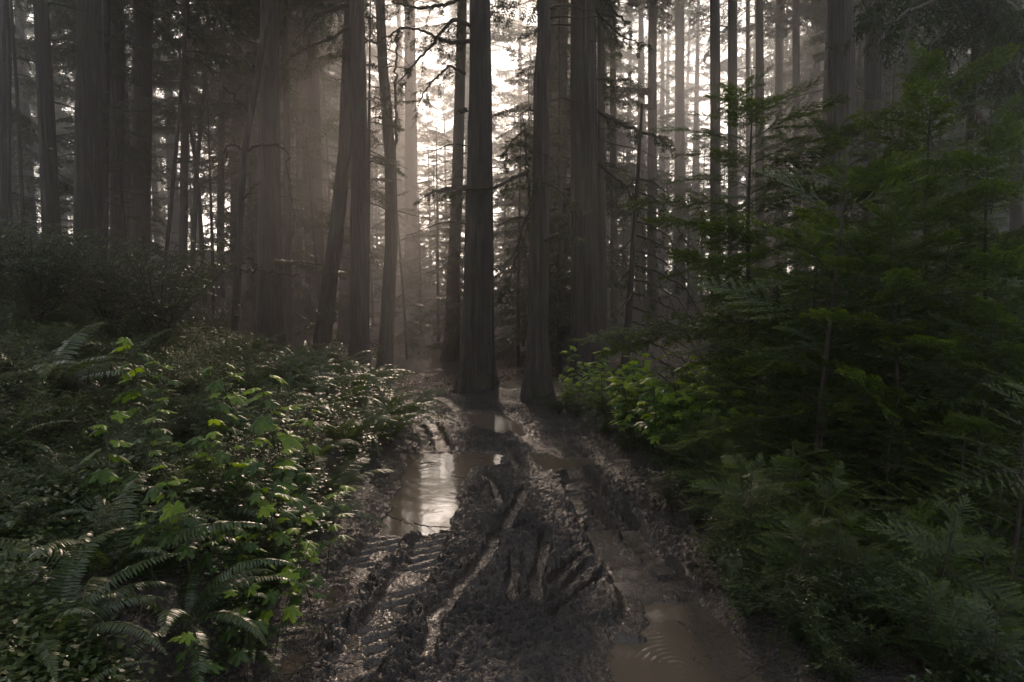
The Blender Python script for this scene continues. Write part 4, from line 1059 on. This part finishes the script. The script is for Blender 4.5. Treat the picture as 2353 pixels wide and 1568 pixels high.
def stick(pts, rpx, label, mat=None, group=None, name="stick", lift=.02, seed=1, cat="stick", fork=True, surf=None):
    rng = np.random.default_rng(seed)
    W = []
    for u, v in pts:
        if surf == "slope": p = hit(u, v)
        else: p = np.append(ground_px([(u, v)])[0], 0)
        zz = gz1(p[0], p[1]); W.append([p[0], p[1], zz+lift])
    W = np.array(W); d = np.concatenate([[0], np.cumsum(np.linalg.norm(np.diff(W, axis=0), axis=1))]); t = np.linspace(0, d[-1], 22)
    Q = np.stack([np.interp(t, d, W[:, i]) for i in range(3)], -1)
    for _ in range(2): Q[1:-1] = (Q[:-2]+Q[1:-1]*2+Q[2:])/4
    L = d[-1]; Q[1:-1] += rng.normal(0, .004+.006*L/2, (20, 3))*[1, 1, .8]
    Ym = Q[:, 1].mean(); r = rpx/F*Ym
    parts = [tube(Q, r*np.linspace(1, .45, 22), 7, .25, rng)]
    if fork:
        for f in (7, 13):
            dd = nrm(Q[f+1]-Q[f]); sdv = np.array([-dd[1], dd[0], .25])*(1 if rng.random() < .5 else -1)
            B = np.array([Q[f], Q[f]+(dd+sdv)*L*.07, Q[f]+(dd*1.6+sdv*1.3)*L*.13]); parts.append(tube(B, [r*.5, r*.4, r*.2], 5))
    c = Q.mean(0); g = cat_geo(parts); g = (g[0]-c, g[1], g[2])
    o = ob(name, as_mesh(name, g, mat or M_WOOD, True), loc=c); setp(o, label, cat, group); return o
stick([(385, 925), (430, 906), (520, 892), (640, 876)], 6.5, "long grey fallen limb lying across the left slope", name="fallen_limb", lift=.16, seed=2, cat="log", surf="slope")
stick([(95, 902), (150, 918), (215, 932)], 6, "short mossy fallen limb left of the long grey one", name="fallen_limb", lift=.12, seed=3, cat="log", surf="slope")
stick([(10, 930), (40, 975), (80, 1010), (105, 985)], 8, "bent dark root at the left edge of the slope", name="fallen_limb", lift=.08, seed=4, cat="log", surf="slope")
stick([(180, 1055), (240, 1062), (300, 1050)], 2.5, "thin reddish twig on bare soil of the left slope", M_REDW, lift=.05, seed=5, surf="slope")
for i, (pts, r, lb, m) in enumerate([
    ([(640, 1572), (700, 1546), (770, 1534), (830, 1540), (868, 1566)], 3.2, "longest bowed stick lying at the bottom left of the track", M_TWIG),
    ([(690, 1500), (720, 1535), (700, 1580)], 2.2, "forked twig crossing the bowed stick at the bottom left", M_TWIG),
    ([(820, 1500), (850, 1545), (835, 1590)], 2.2, "curved twig right of the bowed bottom stick", M_TWIG),
    ([(905, 1322), (935, 1317), (962, 1328), (960, 1350), (940, 1372)], 2.0, "hooked twig lying across the lower left wheel mark", M_WOOD),
    ([(912, 1450), (965, 1452)], 1.8, "short straight twig in the middle of the lower track", M_WOOD),
    ([(1178, 1396), (1224, 1352)], 2.0, "slanting straight twig in the churned centre", M_WOOD),
    ([(885, 1183), (915, 1194), (948, 1207)], 2.0, "dark twig floating at the near end of the big puddle", M_TWIG),
    ([(952, 1212), (995, 1219), (1045, 1221)], 2.2, "dark stick just below the big puddle", M_TWIG),
    ([(1010, 1228), (1035, 1230), (1048, 1246)], 2.2, "small bent stick right below the big puddle", M_TWIG),
    ([(966, 1066), (985, 1063), (1012, 1064)], 1.6, "twig floating in the far part of the big puddle", M_TWIG),
    ([(1035, 1100), (1060, 1104), (1082, 1108)], 1.6, "twig poking over the right rim of the big puddle", M_TWIG),
    ([(1562, 1336), (1620, 1344), (1682, 1352)], 1.8, "thin reddish stick on the right bank above the near puddle", M_REDW),
    ([(1660, 1590), (1725, 1562), (1768, 1528), (1772, 1480)], 3.0, "dark bowed branch lying along the right edge of the near puddle", M_TWIG),
    ([(1640, 1475), (1700, 1470)], 1.8, "short twig at the right rim of the near puddle", M_WOOD),
    ([(1395, 990), (1445, 1010), (1490, 1030)], 2.4, "reddish stick below the bright leafy patch", M_REDW),
    ([(700, 1370), (745, 1345), (795, 1330)], 1.8, "pale reed-like stick beside the small left side puddle", M_REDW),
    ([(1085, 1480), (1100, 1520), (1090, 1540)], 1.6, "small curled twig near the bottom middle", M_WOOD),
    ([(1270, 1370), (1330, 1410), (1345, 1440)], 1.8, "curved twig between the churned ruts", M_TWIG)]):
    stick(pts, r*.8, lb, m, seed=20+i, lift=.03 if i not in (6, 9) else -.0, fork=i in (0, 1, 3, 7, 12))

# ------------------------------------------------------------------ limbs with hanging sprays on the nearer trees
def limb(tree, Y, pts, rpx, label=None, leafy=1.0, seed=0, dY=0.0, tl=.35, name="branch", hang=.5, bare=False, tipr=.25):
    rng = np.random.default_rng(seed); root = tree[0]
    W = np.array([at(u, v, Y+dY*i/(len(pts)-1)) for i, (u, v) in enumerate(pts)])
    d = np.concatenate([[0], np.cumsum(np.linalg.norm(np.diff(W, axis=0), axis=1))]); n_ = 26; t = np.linspace(0, d[-1], n_)
    Q = np.stack([np.interp(t, d, W[:, i]) for i in range(3)], -1)
    for _ in range(2): Q[1:-1] = (Q[:-2]+Q[1:-1]*2+Q[2:])/4
    Q[1:-1] += rng.normal(0, .028 if bare else .012, (n_-2, 3)); r = rpx/F*Y*np.linspace(1, tipr, n_)
    off = np.array(root.location); Q = Q-off; L = d[-1]
    wood = [tube(Q, r, 6, .2, rng)]; leaf = []
    nt = int(L*(16 if not bare else 5)*max(leafy, .4))
    f = np.sort(rng.random(nt))*(n_-1); B0 = np.stack([np.interp(f, np.arange(n_), Q[:, i]) for i in range(3)], -1)
    T_ = nrm(np.stack([np.interp(f, np.arange(n_), np.gradient(Q[:, i])) for i in range(3)], -1)); up = rng.normal(0, 1, (nt, 3)); sdv = nrm(np.cross(T_, up))
    D = nrm(T_*.6+sdv*.8+np.array([0, 0, -hang])*(.5+rng.random((nt, 1)))); ln = tl*(.4+.9*rng.random(nt))*(1-.4*f/n_)
    B1 = B0+D*ln[:, None]; wood.append(twigs(B0, B1, .004, .0015))
    c0, c1 = [], []
    for j in range(4):
        b = B0+(B1-B0)*(.25+.7*rng.random((nt, 1))); dd = nrm(D+rng.normal(0, .5, (nt, 3))-[0, 0, .3*hang]); c0.append(b); c1.append(b+dd*(ln*.4)[:, None])
    c0, c1 = np.concatenate(c0), np.concatenate(c1); wood.append(twigs(c0, c1, .002, .001))
    if not bare:
        A0, A1 = np.concatenate([B0, c0]), np.concatenate([B1, c1]); m = 7
        for j in range(m):
            for sg in (1, -1):
                P = A0+(A1-A0)*((j+.4+.4*rng.random((len(A0), 1)))/m); dd = nrm(A1-A0); s1 = nrm(np.cross(dd, [0, .3, 1.0]))
                d3 = nrm(dd*.6+s1*sg*.8+rng.normal(0, .3, (len(A0), 3))-[0, 0, .15]); s = nrm(np.cross(d3, rng.normal(size=(len(A0), 3))))
                keep = rng.random(len(A0)) < leafy
                leaf.append(leaves(P[keep], d3[keep], s[keep], .055*(.6+.7*rng.random(keep.sum())), .014, np.clip(rng.normal(.3, .12, keep.sum()), 0, 1)))
    o = ob(name, as_mesh(name, cat_geo(wood), M_TWIG), root)
    if label: o["label"] = label
    if leaf: ob("foliage", as_mesh("foliage", cat_geo(leaf), M_FAR), o)
K = T("K", "crooked thin dark tree with two drooping arms in front of the broad left bank redwood", 12.5, [(545, 640), (552, 470), (562, 345), (574, 270), (592, 170), (603, 100), (626, -5), (640, -60)], 20, 13, crown=False, name="crooked_tree", H=11)
limb(K, 12.5, [(565, 350), (582, 338), (605, 332), (655, 334), (660, 380), (668, 440), (676, 500)], 3.4, "arched right arm with hanging twigs", bare=True, seed=1, tl=.7, hang=1.6)
limb(K, 12.5, [(562, 350), (545, 334), (528, 332), (514, 370), (508, 430)], 3, "bowed left arm", bare=True, seed=2, tl=.3)
limb(K, 12.5, [(552, 460), (575, 440), (615, 405)], 2.5, bare=True, seed=3)
limb(K, 12.5, [(548, 622), (600, 620), (660, 630), (706, 640)], 3.2, bare=True, seed=4, tl=.2)
limb(K, 12.5, [(592, 180), (560, 120), (520, 60), (470, -10)], 3.5, bare=True, seed=5, tl=.3)
limb(K, 12.5, [(575, 262), (530, 215), (470, 150), (430, 60)], 2.5, bare=True, seed=6, tl=.3)
t_ = TREES["C3"]
limb(t_, 14.4, [(1078, 430), (1045, 432), (1005, 436), (975, 452)], 6, "leafy limb reaching left at mid height", seed=10, tl=.35, hang=.7)
limb(t_, 14.2, [(1080, 60), (1040, 40), (1000, 95), (950, 150), (905, 200)], 5, seed=11, tl=.5, leafy=.9)
limb(t_, 14.2, [(1080, 95), (1030, 100), (985, 75), (930, 60), (880, 90)], 5, seed=12, tl=.5, leafy=.9)
limb(t_, 14.4, [(1082, -20), (1030, 10), (960, 20), (900, 5)], 6, seed=13, tl=.6)
limb(t_, 14.2, [(1070, 170), (1035, 150), (990, 190), (960, 240)], 4, seed=14, tl=.5, leafy=.8)
limb(t_, 14.4, [(1072, 252), (1050, 258)], 3.5, "short broken stub", bare=True, seed=15, tl=.05)
t_ = TREES["C5"]
limb(t_, 12.4, [(1222, 500), (1214, 420), (1208, 340), (1202, 262)], 4.5, "upright leafy side shoot", seed=20, tl=.3, leafy=.8, hang=.8)
limb(t_, 12.4, [(1214, 390), (1190, 405), (1160, 422), (1130, 432), (1060, 436), (1000, 440)], 5, "long leafy limb crossing in front of the central trunk", seed=21, tl=.35, leafy=.8, hang=.9, dY=-.6)
limb(t_, 12.4, [(1205, 300), (1180, 320), (1162, 350), (1160, 400)], 2.6, seed=22, tl=.22, leafy=.7)
limb(t_, 12.4, [(1222, 480), (1200, 520), (1190, 580), (1170, 640), (1150, 690)], 3, seed=23, tl=.35, leafy=.7, hang=1)
limb(t_, 12.4, [(1225, 430), (1245, 415), (1290, 440), (1330, 480)], 3, seed=24, tl=.35, leafy=.8, dY=-.8)
limb(t_, 12.4, [(1238, 560), (1280, 540), (1330, 550)], 3, seed=25, tl=.35, leafy=.7, dY=-.8)
t_ = TREES["C7"]
limb(t_, 13.6, [(1366, 250), (1400, 272), (1440, 290), (1490, 310), (1545, 322)], 6, "drooping leafy limb reaching right", seed=30, tl=.4, hang=.8)
limb(t_, 13.6, [(1366, 370), (1400, 395), (1440, 430), (1462, 480)], 5, seed=31, tl=.35, hang=.8)
limb(t_, 13.6, [(1366, 180), (1400, 186), (1450, 184)], 3, seed=32, tl=.3, leafy=.8)
limb(t_, 13.6, [(1364, -30), (1390, 0), (1415, 30), (1445, 55)], 6, seed=33, tl=.45)
limb(t_, 13.6, [(1366, 20), (1400, 60), (1440, 90), (1480, 100)], 4, seed=34, tl=.4)
t_ = TREES["R3"]
for i in range(15):
    v0 = 410+i*33; rg3 = random.Random(i); L_ = (70+120*(i/15)**.8)*rg3.uniform(.7, 1.15)
    limb(t_, 13.4, [(1468-(v0-400)*.045, v0), (1480-(v0-400)*.045+L_*.3, v0+L_*.12), (1475+L_*.75, v0+L_*.42), (1470+L_*1.05, v0+L_*.85)], 2.6, seed=40+i, tl=.32, leafy=.42, dY=rg3.uniform(-1.2, 1.2), hang=.9)
    if i % 2 == 0: limb(t_, 13.4, [(1466-(v0-400)*.045, v0), (1440, v0+20), (1425-L_*.1, v0+50)], 2.2, seed=70+i, tl=.3, leafy=.35, dY=rg3.uniform(-1, 1), hang=.9)
t_ = TREES["L22"]
for i, (v0, L_) in enumerate([(150, 60), (225, 70), (95, 80), (300, 35), (40, 60)]):
    limb(t_, 16.5, [(842, v0), (842+L_*.6, v0+4), (842+L_, v0-8)], 2.2, bare=True, seed=90+i, tl=.15, dY=-.5)
limb(t_, 16.5, [(805, 60), (760, 90), (700, 110), (650, 150)], 4, seed=96, tl=.6, leafy=.9)
limb(t_, 16.5, [(805, 10), (740, 30), (680, 90)], 4, seed=97, tl=.6, leafy=.9)
limb(TREES["L23"], 20, [(902, 380), (910, 300), (908, 180), (912, 80)], 4.5, "upright forked spur", bare=True, seed=98, tl=.6, tipr=.5)
limb(TREES["L20"], 18, [(752, 748), (768, 735), (770, 705)], 7, "jagged broken snag at the foot", bare=True, seed=99, tl=.1)
# dark boughs hanging into the upper right corner
t_ = TREES["R15"]
for i, (pts, dY) in enumerate([([(2240, -40), (2180, -10), (2100, 20), (2030, 60)], -2.5), ([(2238, 20), (2200, 40), (2150, 90), (2120, 150)], -2), ([(2240, 60), (2290, 90), (2340, 160), (2370, 230)], -2.5),
        ([(2240, -80), (2140, -60), (2060, -20), (1990, 20)], -2.2), ([(2238, 100), (2300, 150), (2350, 240)], -1.5), ([(2240, -60), (2300, -20), (2360, 40)], -3), ([(2236, 150), (2200, 180), (2170, 240)], -1.5),
        ([(2234, 250), (2290, 300), (2350, 330)], -1.5), ([(2240, 0), (2290, 20), (2340, 70)], -3)]):
    limb(t_, 9.5, pts, 5, "dark hanging bough" if i == 0 else None, seed=110+i, tl=.55, leafy=1.0, hang=1.2, dY=dY)
# ------------------------------------------------------------------ haze
hz, n, l, b = new_mat("haze_air"); n.remove(b)
pv = n.new("ShaderNodeVolumePrincipled"); pv.inputs["Color"].default_value = (.93, .92, .93, 1)
pv.inputs["Density"].default_value = HAZE; pv.inputs["Anisotropy"].default_value = HAZE_G
l.new(pv.outputs[0], n["Material Output"].inputs["Volume"])
X0, X1, Y0, Y1, Z0, Z1 = -172, 172, -24, 230, -9, 70
V = np.array([[x, y, z] for z in (Z0, Z1) for y in (Y0, Y1) for x in (X0, X1)])
Q = [[0, 2, 3, 1], [4, 5, 7, 6], [0, 1, 5, 4], [2, 6, 7, 3], [0, 4, 6, 2], [1, 3, 7, 5]]
setp(ob("haze", mk_mesh("haze", V, [np.array(Q)], hz)), kind="stuff")
